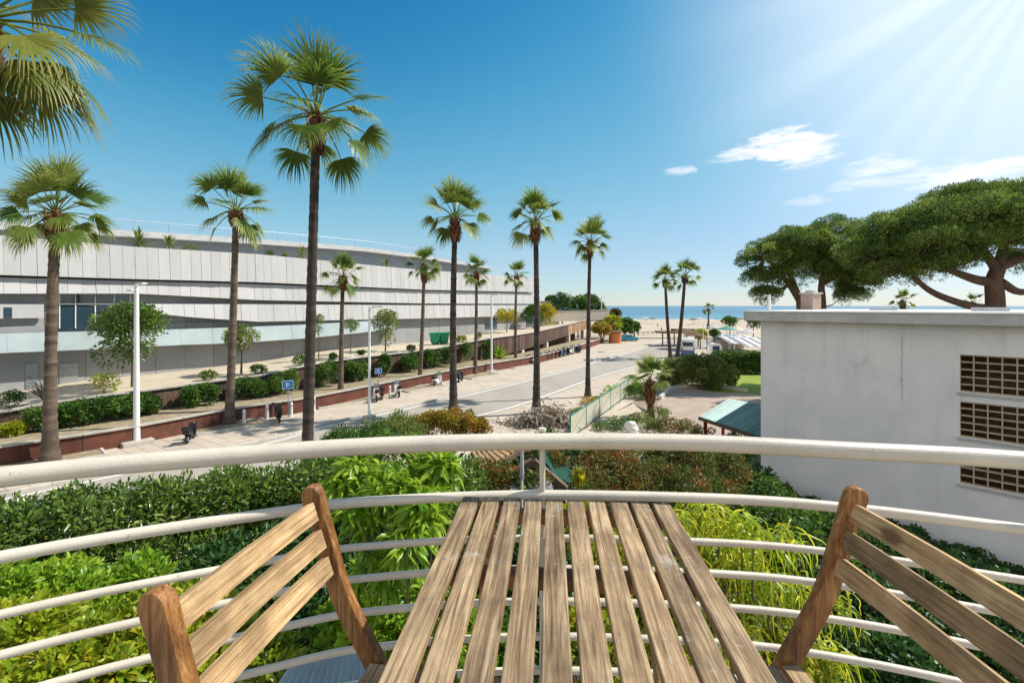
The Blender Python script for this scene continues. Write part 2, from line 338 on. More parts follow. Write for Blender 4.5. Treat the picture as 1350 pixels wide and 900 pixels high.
def leaf_cloud(lumps, n, L, W, up=.3, droop=.15, inner=.25, oval=False, spread=.8, zmin=.05, radial=.9):
    w = np.array([np.prod(l[1]) ** (2 / 3) for l in lumps]); w /= w.sum()
    idx = rs.choice(len(lumps), n, p=w); C = np.array([l[0] for l in lumps])[idx]; Rr = np.array([l[1] for l in lumps])[idx]
    d = nrm(rs.normal(size=(n, 3))); d[:, 2] += .25; d = nrm(d)
    rad = np.where(rs.rand(n) < inner, .45 + .4 * rs.rand(n), .82 + .25 * rs.rand(n))[:, None]
    P = C + d * Rr * rad
    keep = P[:, 2] > zmin; P, d, idx = P[keep], d[keep], idx[keep]; n = len(P)
    A = nrm(d * radial + rs.normal(size=(n, 3)) * spread * .6 + np.array([0, 0, up]))
    Nn = nrm(d + rs.normal(size=(n, 3)) * .6 + np.array([0, 0, .7]))
    LL = L * (.5 + .8 * rs.rand(n)); WW = W * (.7 + .5 * rs.rand(n))
    V, Fc, k = cards(P, A, Nn, LL, WW, droop, oval)
    lr = rs.rand(len(lumps)); r = np.clip(.05 + .5 * lr[idx] + .5 * rs.rand(n) ** 1.3, 0, 1)
    return V, Fc, np.repeat(r, k)
def plant(name, label, cat, lumps, n, L, W, mat, group=None, base=None, oval=False, stem=.03, nst=5, stemmat=None, k=14, frac=.36, parts=('foliage', 'stem'), **kw):
    """lumps: (centre, radii); every lump is broken into sub-lumps"""
    subs = []
    for c, r in lumps: subs += sub_lumps(c, r, k, frac)
    subs += [(np.array(c), np.array(r) * .72) for c, r in lumps]
    c0 = np.mean([l[0] for l in lumps], 0)
    if base is None: base = (c0[0], c0[1], 0.0)
    t = thing(name, label, cat, base, group)
    V, Fc, rr = leaf_cloud(subs, n, L, W, oval=oval, **kw)
    mesh_np(parts[0], V, Fc, mat, t, rr)
    mb = MB()
    for i in range(nst):
        c, r = lumps[i % len(lumps)]
        tip = np.array(c) + nrm(rs.normal(size=3)) * np.array(r) * .75
        b = np.array(base) + np.array([rs.uniform(-.4, .4) * r[0], rs.uniform(-.4, .4) * r[1], .0])
        mid = (b + tip) / 2 + rs.normal(size=3) * .12
        mb.tube([b, mid, tip], [stem, stem * .7, stem * .3], 6)
    mb.build(parts[1], stemmat or m_twig, t, smooth=True)
    return t

def fan_frond(out, o, az, el, pet, L0, fine, droopk, rsd):
    """appends to out['V'],out['F'],out['R'] strips of a fan leaf"""
    d = np.array([math.cos(az) * math.cos(el), math.sin(az) * math.cos(el), math.sin(el)])
    p = np.array(o, float); pts = [p.copy()]; dd = d.copy()
    for i in range(5):
        dd = nrm(dd + np.array([0, 0, -.13 * (1.1 - math.sin(el))])); p = p + dd * pet / 5; pts.append(p.copy())
    out['pet'].append(pts)
    s = nrm(np.cross(dd, [0, 0, 1.])); n = nrm(np.cross(s, dd))
    s = nrm(s + n * rsd.uniform(-.75, .75)); n = nrm(np.cross(s, dd))
    fr = rsd.rand()
    for j in range(fine):
        th = R(-88 + 176 * j / (fine - 1)) + rsd.uniform(-.05, .05)
        sd = nrm(dd * math.cos(th) + s * math.sin(th) + n * (-.10 + .22 * abs(math.sin(th))) )
        L = L0 * (.62 + .38 * math.cos(th * .9)) * rsd.uniform(.85, 1.1)
        q = pts[-1].copy(); cur = sd.copy(); w0 = L0 * 1.75 / fine * 1.1; b = len(out['V']); K = 6
        side = nrm(np.cross(cur, n))
        for i in range(K + 1):
            t = i / K; w = w0 * (.25 + 1.5 * min(t, .42) / .42 * .8) * (1 if t < .38 else (1 - (t - .38) / .62) ** .9 * .62 + .03)
            out['V'] += [q - side * w / 2, q + side * w / 2]
            cur = nrm(cur + np.array([0, 0, -1.]) * droopk * (t ** 1.6) * rsd.uniform(.7, 1.3)); q = q + cur * L / K
        for i in range(K):
            out['F'].append((b + 2 * i, b + 2 * i + 1, b + 2 * i + 3, b + 2 * i + 2))
            out['R'].append(min(1, max(0, .15 + .4 * fr + .25 * rsd.rand() + (.25 if i >= K - 2 else 0))))
def palm(name, label, base, top, r, tr=.22, nf=30, seed=0, group=None, mat=None, fine=26, lean=0, boot=.9, elmin=-55, trunkmat=None, flare=1.7, cat='palm tree', bmat=None):
    rsd = np.random.RandomState(seed)
    t = thing(name, label, cat, base, group); r = r * 1.13
    b, tp = np.array(base, float), np.array(top, float); hgt = tp[2] - b[2]
    n = max(14, int(hgt / .22)); pts, rad, mb = [], [], MB()
    bow = np.array([rsd.uniform(-1, 1), rsd.uniform(-1, 1), 0]) * hgt * .008 + np.array([lean, 0, 0])
    for i in range(n + 1):
        u = i / n; p = b + (tp - b) * u + bow * math.sin(math.pi * u)
        rr = tr * (1.0 - .32 * u) * (1 + (flare - 1) * math.exp(-u * hgt / .9)) * (1 + .05 * rsd.uniform(-1, 1)) * (1.05 if i % 2 else .97)
        pts.append(p); rad.append(rr)
    mb.tube(pts, rad, 12)
    fcs = len(mb.F); mb.R = [float(rsd.rand()) * .6 + .2 if True else 0 for _ in range(fcs)]
    ringr = rsd.rand(n + 1); mb.R = [float(ringr[min(n, i // 12)]) for i in range(fcs)]
    mb.build('trunk', trunkmat or m_trunk, t, smooth=True)
    # boots
    bt = MB(); zb = boot
    for i in range(34):
        a = i * 2.4; u = i / 34; z = -zb * (1 - u) * 1.0; rr = tr * (.85 + .5 * math.sin(math.pi * (.25 + .6 * u)))
        c = tp + np.array([math.cos(a) * rr * .75, math.sin(a) * rr * .75, z + .1]); e = c + np.array([math.cos(a) * tr * .7, math.sin(a) * tr * .7, .28])
        bt.r = float(rsd.rand()); bt.beam(c - np.array([0, 0, .18]), e, .13 * tr / .2, .05)
    bt.r = .3; bt.tube([tp - np.array([0, 0, zb]), tp - np.array([0, 0, zb * .5]), tp, tp + np.array([0, 0, .35])], [tr * .70, tr * .98, tr * .9, tr * .45], 10)
    bt.build('leaf_bases', bmat or m_boot, t)
    out = dict(V=[], F=[], R=[], pet=[]); o = tp + np.array([0, 0, .15])
    nf = int(nf * .86)
    for i in range(nf):
        u = (i + .5) / nf; az = i * 2.39996 + rsd.uniform(-.3, .3)
        el = R(86 - (86 - (elmin * .45 + 2)) * u ** .95 + rsd.uniform(-9, 9))
        pet = r * (.36 + .24 * rsd.rand()) * (1.0 if u > .15 else .9); L0 = r * (.47 if u > .2 else .56) * rsd.uniform(.8, 1.15)
        fan_frond(out, o, az, el, pet, L0, fine, .18 + .85 * u, rsd)
    mesh_np('crown', np.array(out['V']), np.array(out['F']), mat or m_palm, t, out['R'])
    pm = MB(); pw = max(.012, r * .009)
    for p in out['pet']: pm.tube(p, [pw * 1.6, pw * 1.4, pw * 1.2, pw, pw, pw * .8], 4)
    pm.build('leaf_stalks', m_palm2, t)
    return t

# ================================================================ SETTING
def struct(name, V, Fc, mat, loc=(0, 0, 0)):
    o = mesh_np(name, V, Fc, mat, None, None, False, loc); tag(o, kind='structure'); return o
# ground sheet: flat land, falling gently below the sea past the beach; wide to both sides and behind
xs = [-6000, -800, -250, -120, -60, -20, 10, 40, 80, 160, 300, 900, 6000]; ys = [-600, -100, 0, 60, 120, 150, 230, 300, 335, 350, 400, 30000]
zt = [0, 0, 0, 0, 0, 0, -.25, -.7, -1.2, -1.9, -4, -60]
V = [(x, y, z) for y, z in zip(ys, zt) for x in xs]; nx = len(xs)
struct('ground', V, [(j * nx + i, j * nx + i + 1, (j + 1) * nx + i + 1, (j + 1) * nx + i) for j in range(len(ys) - 1) for i in range(nx - 1)], m_ground)
# sand sheet over the shore
ys2 = [118, 150, 230, 300, 335, 350, 400]; z2 = [.004, .004, -.246, -.69, -1.19, -1.89, -3.99]; xs2 = [-400, -50, 24, 60, 150, 500]
V = [(x, y, z + .004) for y, z in zip(ys2, z2) for x in xs2]; nx = len(xs2)
struct('beach_sand', V, [(j * nx + i, j * nx + i + 1, (j + 1) * nx + i + 1, (j + 1) * nx + i) for j in range(len(ys2) - 1) for i in range(nx - 1)], m_sand)
# sea
ms, nt, b = base_mat('sea_water')
b.inputs['Roughness'].default_value = .22; b.inputs['IOR'].default_value = 1.33; b.inputs['Specular IOR Level'].default_value = .4
g = nt.nodes.new('ShaderNodeNewGeometry'); mp = nt.nodes.new('ShaderNodeMapping'); mp.inputs['Scale'].default_value = (.006, .02, 1); nt.links.new(g.outputs['Position'], mp.inputs[0])
n1 = N(nt, 'ShaderNodeTexNoise', Scale=1., Detail=8., Roughness=.7); nt.links.new(mp.outputs[0], n1.inputs['Vector'])
r_ = ramp(nt, [(.35, (.008, .07, .15)), (.52, (.012, .12, .22)), (.68, (.03, .19, .29))], n1.outputs[0])
sx = nt.nodes.new('ShaderNodeSeparateXYZ'); nt.links.new(g.outputs['Position'], sx.inputs[0])
mr = nt.nodes.new('ShaderNodeMapRange'); mr.inputs[1].default_value = 345; mr.inputs[2].default_value = 560; nt.links.new(sx.outputs[1], mr.inputs[0])
mx = N(nt, 'ShaderNodeMix', data_type='RGBA'); nt.links.new(mr.outputs[0], mx.inputs[0]); mx.inputs[6].default_value = (.07, .22, .28, 1); nt.links.new(r_.outputs[0], mx.inputs[7]); nt.links.new(mx.outputs[2], b.inputs['Base Color'])
mp2 = nt.nodes.new('ShaderNodeMapping'); mp2.inputs['Scale'].default_value = (.25, .6, 1); nt.links.new(g.outputs['Position'], mp2.inputs[0])
n2 = N(nt, 'ShaderNodeTexNoise', Scale=1., Detail=4.); nt.links.new(mp2.outputs[0], n2.inputs['Vector'])
bp = N(nt, 'ShaderNodeBump', Strength=.6, Distance=.5); nt.links.new(n2.outputs[0], bp.inputs['Height']); nt.links.new(bp.outputs[0], b.inputs['Normal'])
struct('sea', [(-20000, 325, -1.3), (20000, 325, -1.3), (20000, 29000, -1.3), (-20000, 29000, -1.3)], [(0, 1, 2, 3)], ms)

# red retaining wall line on the ground
W_px = [(0, 616), (90, 601), (185, 584), (313, 557), (410, 541), (540, 512), (640, 491), (715, 477), (765, 462), (797, 451)]
Wl = [np.array(G(*p)[:2]) for p in W_px]
Wl = [Wl[0] + (Wl[0] - Wl[1]) * 5] + Wl
Wl = [np.array(p[:2]) for p in spline([(*p, 0) for p in Wl], 5)]
def offset(line, d):
    out = []
    for i, p in enumerate(line):
        t = nrm(line[min(i + 1, len(line) - 1)] - line[max(i - 1, 0)]); out.append(p + np.array([-t[1], t[0]]) * d)
    return out
class Line:
    def __init__(s, pts):
        s.p = [np.array(q[:2], float) for q in pts]; s.s = np.concatenate([[0], np.cumsum([np.linalg.norm(s.p[i + 1] - s.p[i]) for i in range(len(s.p) - 1)])])
        s.a = np.array(s.p)
    def at(s, t): return np.array([np.interp(t, s.s, s.a[:, 0]), np.interp(t, s.s, s.a[:, 1])])
    def tan(s, t): return nrm(s.at(min(t + .2, s.s[-1])) - s.at(max(t - .2, 0)))
    def spx(s, px):
        k = (px - CX) / F; f = s.a[:, 0] - k * s.a[:, 1]
        for i in range(len(f) - 1):
            if f[i] * f[i + 1] <= 0 and max(s.a[i, 1], s.a[i + 1, 1]) > 0: return s.s[i] + (s.s[i + 1] - s.s[i]) * f[i] / (f[i] - f[i + 1] + 1e-12)
        return s.s[-1] if f[-1] < 0 else s.s[0]
    def z(s, px, py): return H - (py - HY) * s.at(s.spx(px))[1] / F
    def prof(s, ctrl):
        S_ = [s.spx(px) for px, _ in ctrl]; Z = [s.z(px, py) for px, py in ctrl]
        return lambda t: float(np.interp(t, S_, Z))
LW = Line(Wl)
LC = Line(offset(Wl, 4.0))             # terrace coping line
cop = LC.prof([(0, 544), (100, 526), (232, 510), (340, 496), (415, 479.5), (487, 470), (560, 462.5), (651, 445.5), (704, 438), (773, 422), (800, 419)])
LB = Line([(-54, -2), (-34.3, 32.5), (-15, 64.8), (4.2, 97)])   # building front line at its foot

# road and pavements (all on the ground, each 4 mm above the last)
def strip(name, A, B, z, mat, n=40):
    LA, LB_ = Line(spline([(*p, 0) for p in A], 6)), Line(spline([(*p, 0) for p in B], 6)); V = []
    for i in range(n + 1):
        u = i / n; a, b_ = LA.at(u * LA.s[-1]), LB_.at(u * LB_.s[-1]); V += [(a[0], a[1], z), (b_[0], b_[1], z)]
    return struct(name, V, [(2 * i, 2 * i + 1, 2 * i + 3, 2 * i + 2) for i in range(n)], mat)
g2 = lambda L: [G(*p)[:2] for p in L]
L1 = [(-33, 6)] + g2([(340, 587), (430, 562), (562, 533), (704, 500), (800, 474)]) + [(27, 96), (38, 118)]
L2 = [(-24.5, 3)] + [(-8.6, 26.5), (-4.4, 33)] + g2([(687, 533), (781, 499), (832, 484.5)]) + [(25.8, 77), (35.8, 92), (48, 112)]
L1 = spline([(*p, 0) for p in L1], 5); L2 = spline([(*p, 0) for p in L2], 5)
L1 = [p[:2] for p in L1]; L2 = [p[:2] for p in L2]
def toff(L, d): return offset(L, d)
farpave = offset(L1, .55); nearpave = offset(L2, -.55)
strip('pavement_far', offset(Wl, .1), offset(Wl, -9), .004, m_pave)
strip('road', farpave, nearpave, .010, m_road)
strip('pavement_near', offset(L2, -.5), offset(L2, -7.5), .013, m_pave)
strip('edge_line_far', offset(L1, .09), offset(L1, -.09), .016, m_paint)
strip('edge_line_near', offset(L2, .09), offset(L2, -.09), .016, m_paint)
# plaza between the road end and the beach
struct('promenade', [(18, 104, .008), (22, 88, .008), (62, 76, .008), (110, 118, .008), (30, 121, .008)], [(0, 1, 2, 3, 4)], m_pave)
mb = MB(); LK = Line(farpave)          # low kerb of the far pavement
for i in range(int(LK.s[-1] / 1.0) - 1):
    s0 = i * 1.0; mb.r = random.random(); a, b_ = LK.at(s0 + .01), LK.at(s0 + .99); mb.beam((*a, .065), (*b_, .065), .14, .13)
o = mb.build('kerb', m_kerb, bevel=.01); tag(o, kind='structure')
# garden floor on the near side
struct('garden_soil', [(-34, -4, .006), (24, -4, .006), (22, 14, .006), (13, 24, .006), (9, 44, .006), (6.5, 36, .006), (2.5, 28.5, .006), (-5, 24, .006), (-14, 10, .006), (-24, -1, .006)], [tuple(range(10))], m_soil)
struct('patio', [(*G(850, 573)[:2], .022), (*G(868, 528)[:2], .022), (*G(890, 511)[:2], .022), (*G(960, 510)[:2], .022), (22, 43, .022), (17, 27, .022), (12.2, 24.5, .022), (9.5, 26, .022)], [tuple(range(8))[::-1]], m_patio)
struct('garden_path', [(*G(770, 622)[:2], .017), (*G(835, 622)[:2], .017), (*G(860, 575)[:2], .017), (*G(850, 545)[:2], .017), (*G(835, 532)[:2], .017), (*G(745, 575)[:2], .017)], [tuple(range(6))], m_pave)
struct('lawn', [(*G(935, 517)[:2], .026), (*G(1030, 520)[:2], .026), (*G(1040, 490)[:2], .026), (*G(945, 490)[:2], .026)], [(0, 1, 2, 3)], m_lawn)

# ================================================================ RED WALL, PLANTER LEDGE, TERRACE WALL
tw = thing('retaining_wall', 'long low rust red retaining wall with pale coping behind the palms', 'wall', (*Wl[6], 0))
mb = MB(); cp = MB(); s0, s1 = LW.spx(-70), LW.s[-1] - .5; i = 0; s_ = s0
while s_ < s1 - 2.4:
    a, b_ = LW.at(s_), LW.at(s_ + 2.38); mb.r = random.random(); mb.beam((*a, .5), (*b_, .5), .12, 1.0); cp.r = random.random(); cp.beam((*a, 1.04), (*b_, 1.04), .34, .09); s_ += 2.4
mb.build('wall_panel', m_corten, tw); cp.build('coping', m_coping, tw)
A, B = offset(Wl, .07), offset(Wl, 4.0)
V = []; n = len(A)
for a, b_ in zip(A, B): V += [(*a, .97), (*b_, .99)]
struct('planting_bed', V, [(2 * i, 2 * i + 1, 2 * i + 3, 2 * i + 2) for i in range(n - 1)], m_bed)
tt = thing('terrace_wall', 'long brown boarded terrace parapet rising to the right on pale pillars', 'wall', (*LC.at(LC.spx(300)), 0))
mb = MB(); mt = MB(); cp = MB(); s_ = LC.spx(-70); sE = LC.s[-1] - .3; sX = LC.spx(640); sT = LC.spx(748); pill = []
while s_ < sE:
    a, b_ = LC.at(s_ + .01), LC.at(min(s_ + .32, sE)); ta = nrm(b_ - a); nn = np.array([-ta[1], ta[0]])
    zt_ = cop(s_); zb_ = .95 if s_ < sX else zt_ - np.interp(s_, [sX, LC.spx(704), sE], [2.6, 2.2, 1.9])
    m__ = mt if s_ > sT else mb; m__.r = random.random() * (.7 if s_ < sX else 1); off = nn * random.uniform(-.02, .02)
    m__.beam((*(a + off), (zt_ + zb_) / 2), (*(b_ + off), (zt_ + zb_) / 2), .05, zt_ - zb_); s_ += .33
s_ = LC.spx(-70)
while s_ < sE - 2:
    a, b_ = LC.at(s_), LC.at(s_ + 1.97); cp.beam((*a, cop(s_) + .05), (*b_, cop(s_ + 1.97) + .05), .36, .1); s_ += 2
mb.build('boarding', m_brown, tt); mt.build('tan_boarding', m_tanplank, tt); cp.build('coping', m_coping, tt)
for px in (660, 690, 722, 751, 770):
    p = MB(); c = LC.at(LC.spx(px)); zc = cop(LC.spx(px)) - 2.0
    tz = LC.tan(LC.spx(px)); c = c + np.array([-tz[1], tz[0]]) * .35
    p.box((c[0], c[1], zc / 2 + .45), (.7, .7, zc - .9), rz=math.atan2(tz[1], tz[0])); p.build('pillar', m_house, tt)
# rusty back wall seen under the ramp, and terrace surface
bk = MB(); LBK = Line(offset(LC.p, 2.2)); s_ = LBK.spx(630)
while s_ < LBK.s[-1] - 2: a, b_ = LBK.at(s_), LBK.at(s_ + 2.03); bk.r = random.random(); bk.beam((*a, 1.4), (*b_, 1.4), .1, 2.8); s_ += 2.03
bk.build('rusty_under_wall', m_corten, tt)
V = []; pxs = list(range(-70, 704, 20)) + [703]
for px in pxs:
    c = LC.at(LC.spx(px)); zc = cop(LC.spx(px)) - .12; bq = LB.at(LB.spx(px)); t_ = nrm(bq - c); bq = bq + t_ * 2.5
    V += [(c[0], c[1], zc), (bq[0], bq[1], zc + .12)]
n = len(pxs)
for px, far in ((730, (14, 112)), (760, (22, 122)), (790, (30, 128))):
    c = LC.at(LC.spx(px)); zc = cop(LC.spx(px)) - .12; V += [(c[0], c[1], zc), (far[0], far[1], zc)]; n += 1
struct('terrace', V, [(2 * i, 2 * i + 1, 2 * i + 3, 2 * i + 2) for i in range(n - 1)], m_terrace)

# ================================================================ LEFT BUILDING
bl = thing('modern_building', 'long low building clad in overlapping bands of pale vertical panels', 'building', (*LB.at(40), 2.2))
def band(name, off, top, bot, pxa, pxb, mat, w=.82, gap=.035, thick=.14, tilt=.0, jit=.02, sa=None, sb=None):
    L = Line(offset(LB.p, -off)); ft, fb = L.prof(top), L.prof(bot); mb = MB()
    s_ = L.spx(pxa) if sa is None else sa; e = L.spx(pxb) if sb is None else sb
    while s_ < e - .05:
        s2 = min(s_ + w, e); a, b_ = L.at(s_ + gap / 2), L.at(s2 - gap / 2); t = nrm(b_ - a); nn = np.array([-t[1], t[0]])
        j = random.uniform(-jit, jit); mb.r = random.random()
        za, zb, zc, zd = fb(s_), fb(s2), ft(s2), ft(s_)
        fr = [(*(a - nn * (j + tilt)), za), (*(b_ - nn * (j + tilt)), zb), (*(b_ - nn * j), zc), (*(a - nn * j), zd)]
        bkf = [(*(np.array(p[:2]) + nn * (thick + tilt)), p[2]) for p in fr]
        mb.add(fr + bkf, [(0, 1, 2, 3), (7, 6, 5, 4), (0, 4, 5, 1), (1, 5, 6, 2), (2, 6, 7, 3), (3, 7, 4, 0)]); s_ = s2
    return mb.build(name, mat, bl)
B1t = [(0, 310), (180, 325.5), (340, 335), (530, 353.5), (703, 366.5)]; B1b = [(0, 362.5), (180, 368), (340, 372), (560, 382), (703, 385)]
B2t = [(0, 365.5), (180, 370.5), (340, 374.5), (560, 383.5), (703, 386.3)]; B2b = [(0, 387), (180, 387), (340, 395.5), (560, 400), (703, 400.6)]
B3t = [(183, 400.5), (340, 401), (560, 402.3), (703, 402)]; B3b = [(183, 411), (250, 418), (340, 424), (560, 419.6), (703, 415.6)]
# core
L0 = Line(offset(LB.p, .3)); core = MB(); roofz = L0.prof([(0, 313), (340, 338), (703, 368)])
band('cladding_band', .75, B1t, B1b, -70, 703, m_clad, gap=.022, tilt=.2)
band('cladding_band', .55, B2t, B2b, -70, 703, m_clad, gap=.022, tilt=.2)
band('cladding_band', .65, B3t, B3b, 183, 703, m_clad, gap=.022, tilt=.2)
band('glazed_canopy', 1.1, [(0, 440), (100, 437), (220, 434.5), (310, 431.5), (400, 428), (480, 423.5), (520, 422)], [(0, 465), (130, 460), (220, 455), (310, 452), (400, 446), (480, 438), (520, 432)], -70, 520, m_canopy, w=2.6, gap=.015, thick=.1, tilt=.25)
band('lower_wall', .0, [(0, 430), (340, 424), (520, 420), (703, 414)], [(0, 523), (340, 482), (522, 457), (703, 434)], -70, 703, m_greywall, w=2.3, gap=.03)
band('upper_wall', -.1, [(0, 380), (703, 380)], [(0, 440), (340, 436), (560, 425), (703, 420)], -70, 703, m_greywall, w=4.6, gap=.0)
band('shadow_recess', -.35, [(0, 314), (340, 338), (703, 368)], [(0, 520), (340, 478), (522, 455), (703, 432)], -70, 702.5, m_dark, w=8, gap=.0)  # near-black core sheet, its colour stands for shade in the band gaps
# roof deck, end wall, upper storey
V = []
LBb = Line(offset(LB.p, 45))
for px in pxs:
    a = L0.at(L0.spx(px)); sa = L0.spx(px); u = sa / L0.s[-1]; b_ = LBb.at(u * LBb.s[-1]); V += [(*a, roofz(sa) - .3), (*b_, roofz(sa) - .3)]
mesh_np('roof', V, [(2 * i, 2 * i + 1, 2 * i + 3, 2 * i + 2) for i in range(len(pxs) - 1)], m_roof, bl)
e0 = Line(offset(LB.p, -.4)).at(LB.spx(703)); e1 = LBb.at(LBb.s[-1]); mb = MB(); mb.beam((*LB.at(LB.s[-1] - .1), 8), (*e1, 8), .3, 10.4); mb.build('end_wall', m_clad, bl)
LU = Line(offset(LB.p, 9)); fU = LU.prof([(0, 292.5), (340, 315), (480, 326), (560, 337), (645, 352)]); fUb = LU.prof([(0, 302.5), (340, 321.5), (480, 331), (560, 341), (645, 354)])
mb = MB(); lo = MB(); rl = MB(); s_ = LU.spx(-70); e = LU.spx(648)
while s_ < e - .1:
    s2 = min(s_ + 3, e); a, b_ = LU.at(s_), LU.at(s2); t = nrm(b_ - a); nn = np.array([-t[1], t[0]])
    za, zb = fU(s_), fU(s2); ya, yb = fUb(s_), fUb(s2); mb.r = random.random()
    mb.add([(*a, ya), (*b_, yb), (*b_, zb), (*a, za), (*(a + nn * 7), ya), (*(b_ + nn * 7), yb), (*(b_ + nn * 7), zb), (*(a + nn * 7), za)], [(0, 1, 2, 3), (7, 6, 5, 4), (0, 4, 5, 1), (1, 5, 6, 2), (2, 6, 7, 3), (3, 7, 4, 0)])
    a2, b2 = a + nn * 1.2, b_ + nn * 1.2
    lo.add([(*a2, 11.5), (*b2, 11.5), (*b2, yb - .01), (*a2, ya - .01)], [(0, 1, 2, 3)])
    rl.tube([(*(a + nn * .3), za + 1.0), (*(b_ + nn * .3), zb + 1.0)], .03, 5); rl.tube([(*(a + nn * .3), za), (*(a + nn * .3), za + 1.0)], .025, 5); rl.tube([(*(a + nn * .3), za + .5), (*(b_ + nn * .3), zb + .5)], .015, 4); s_ = s2
mb.build('upper_parapet', m_fascia, bl); lo.build('set_back_wall', m_greywall, bl); rl.build('roof_railing', m_steel, bl)
# window strip and small box at far left
def facade_rect(px0, px1, py0, py1, off, depth, mat, name, parent):
    L = Line(offset(LB.p, -off)); a, b_ = L.at(L.spx(px0)), L.at(L.spx(px1)); t = nrm(b_ - a); nn = np.array([-t[1], t[0]])
    z = [H - (py1 - HY) * a[1] / F, H - (py1 - HY) * b_[1] / F, H - (py0 - HY) * b_[1] / F, H - (py0 - HY) * a[1] / F]
    z[0] = z[1] = min(z[0], z[1]); z[2] = z[3] = max(z[2], z[3])
    fr = [(*a, z[0]), (*b_, z[1]), (*b_, z[2]), (*a, z[3])]; bq = [(*(np.array(p[:2]) + nn * depth), p[2]) for p in fr]
    return MB().add(fr + bq, [(0, 1, 2, 3), (7, 6, 5, 4), (0, 4, 5, 1), (1, 5, 6, 2), (2, 6, 7, 3), (3, 7, 4, 0)]).build(name, mat, parent)
w_ = facade_rect(78, 172, 388, 433, .1, .06, m_glass, 'window', bl)
for px in (78, 99, 125, 150, 171): facade_rect(px, px + 1.4, 388, 433, .17, .06, m_white, 'frame', w_)
facade_rect(78, 172, 400, 401.5, .19, .06, m_white, 'frame', w_)
facade_rect(-70, 58, 401, 419, .35, .3, m_clad, 'wall_box', bl)
facade_rect(5, 16, 405, 419, .4, .06, m_glass, 'window', bl)
for px0, px1 in ((34, 50), (78, 103)): facade_rect(px0, px1, 480, 515, .06, .05, m_steel, 'door', bl)
facade_rect(640, 655, 420, 433, .06, .05, m_glass, 'door', bl); facade_rect(694, 702, 417, 431, .08, .05, m_glass, 'window', bl)

# ================================================================ RIGHT WHITE BUILDING
c0 = np.array([10.25, 20.0]); c1 = np.array([15.4, 14.6]); wt = nrm(c1 - c0); wn = np.array([wt[1], -wt[0]])
if wn @ c0 > 0: wn = -wn             # outward (towards camera / left)
LWh = Line([c0, c0 + wt * 18]); br = thing('white_block', 'white rendered flat-roofed block with concrete lattice openings beside the garden', 'building', (*c0, 0))
cE = c0 + wt * 18; deep = -wn * 13
# wall with three rows of openings
def wz(px, py): return LWh.z(px, py)
sA = LWh.spx(1265.5); cw = .32; nc = 9; opens = []
for top, bot in ((467, 516), (528.5, 575), (594, 636.5)):
    zt0, zb0 = wz(1265.5, top), wz(1265.5, bot); opens.append((sA, sA + cw * nc, zb0, zt0))
mb = MB()
def wallquad(sa, sb, za, zb, o=0., n=wn):
    a, b_ = c0 + wt * sa + n * o, c0 + wt * sb + n * o
    mb.add([(*a, za), (*b_, za), (*b_, zb), (*a, zb)], [(0, 1, 2, 3)])
topz = 7.40; zr = sorted(opens, key=lambda q: q[2]); so, se = sA, sA + cw * nc
wallquad(0, so, -.2, topz); wallquad(se, 18, -.2, topz); prev = -.2
for q in zr: wallquad(so, se, prev, q[2]); prev = q[3]
wallquad(so, se, prev, topz)
for q in zr:   # reveals
    for (sa_, sb_) in ((so, so), (se, se)):
        a = c0 + wt * sa_; mb.add([(*a, q[2]), (*(a - wn * .22), q[2]), (*(a - wn * .22), q[3]), (*a, q[3])], [(0, 1, 2, 3)])
    for zz in (q[2], q[3]):
        a, b_ = c0 + wt * so, c0 + wt * se; mb.add([(*a, zz), (*b_, zz), (*(b_ - wn * .22), zz), (*(a - wn * .22), zz)], [(0, 1, 2, 3)])
mb.add([(*c0, -.2), (*c0, topz), (*(c0 + deep), topz), (*(c0 + deep), -.2)], [(0, 1, 2, 3)])
mb.add([(*cE, -.2), (*cE, topz), (*(cE + deep), topz), (*(cE + deep), -.2)], [(3, 2, 1, 0)])
mb.add([(*(c0 + deep), -.2), (*(cE + deep), -.2), (*(cE + deep), topz), (*(c0 + deep), topz)], [(3, 2, 1, 0)])
mb.build('wall', m_render, br)
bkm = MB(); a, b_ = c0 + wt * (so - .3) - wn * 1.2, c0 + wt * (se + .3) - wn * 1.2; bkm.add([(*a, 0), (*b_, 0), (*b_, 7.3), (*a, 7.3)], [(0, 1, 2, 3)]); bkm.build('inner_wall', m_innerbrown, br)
for q in zr:
    lt = MB(); rows = max(3, round((q[3] - q[2]) / .25)); rh = (q[3] - q[2]) / rows
    for i in range(nc + 1):
        a = c0 + wt * (so + i * cw) - wn * .10; lt.beam((*a, q[2] + .002), (*a, q[3] - .002), .035, .14, up=(*wn, 0))
    for j in range(rows + 1):
        zz = q[2] + j * rh + (.02 if j == 0 else -.02 if j == rows else 0)
        a, b_ = c0 + wt * (so + .004) - wn * .10, c0 + wt * (se - .004) - wn * .10; lt.beam((*a, zz), (*b_, zz), .133, .04)
    lt.build('lattice_opening', m_lattice, br)
    fr = MB(); a, b_ = c0 + wt * (so - .05) + wn * .02, c0 + wt * (se + .05) + wn * .02; fr.beam((*a, q[2] - .05), (*b_, q[2] - .05), .1, .06); fr.build('sill', m_fascia, br)
ov = .5; pa = [c0 - wt * ov + wn * ov, cE + wt * ov + wn * ov, cE + wt * ov + deep - wn * ov, c0 - wt * ov + deep - wn * ov]
r1 = MB(); r1.prism(pa, 7.385, 7.74); roof = r1.build('roof', m_fascia, br, bevel=.02)
pb = [c0 - wt * (ov + .03) + wn * (ov + .03), cE + wt * (ov + .03) + wn * (ov + .03), cE + wt * .53 + deep - wn * .53, c0 - wt * .53 + deep - wn * .53]
r2 = MB(); r2.prism(pb, 7.743, 7.80); r2.build('roof_edge', m_white, roof)
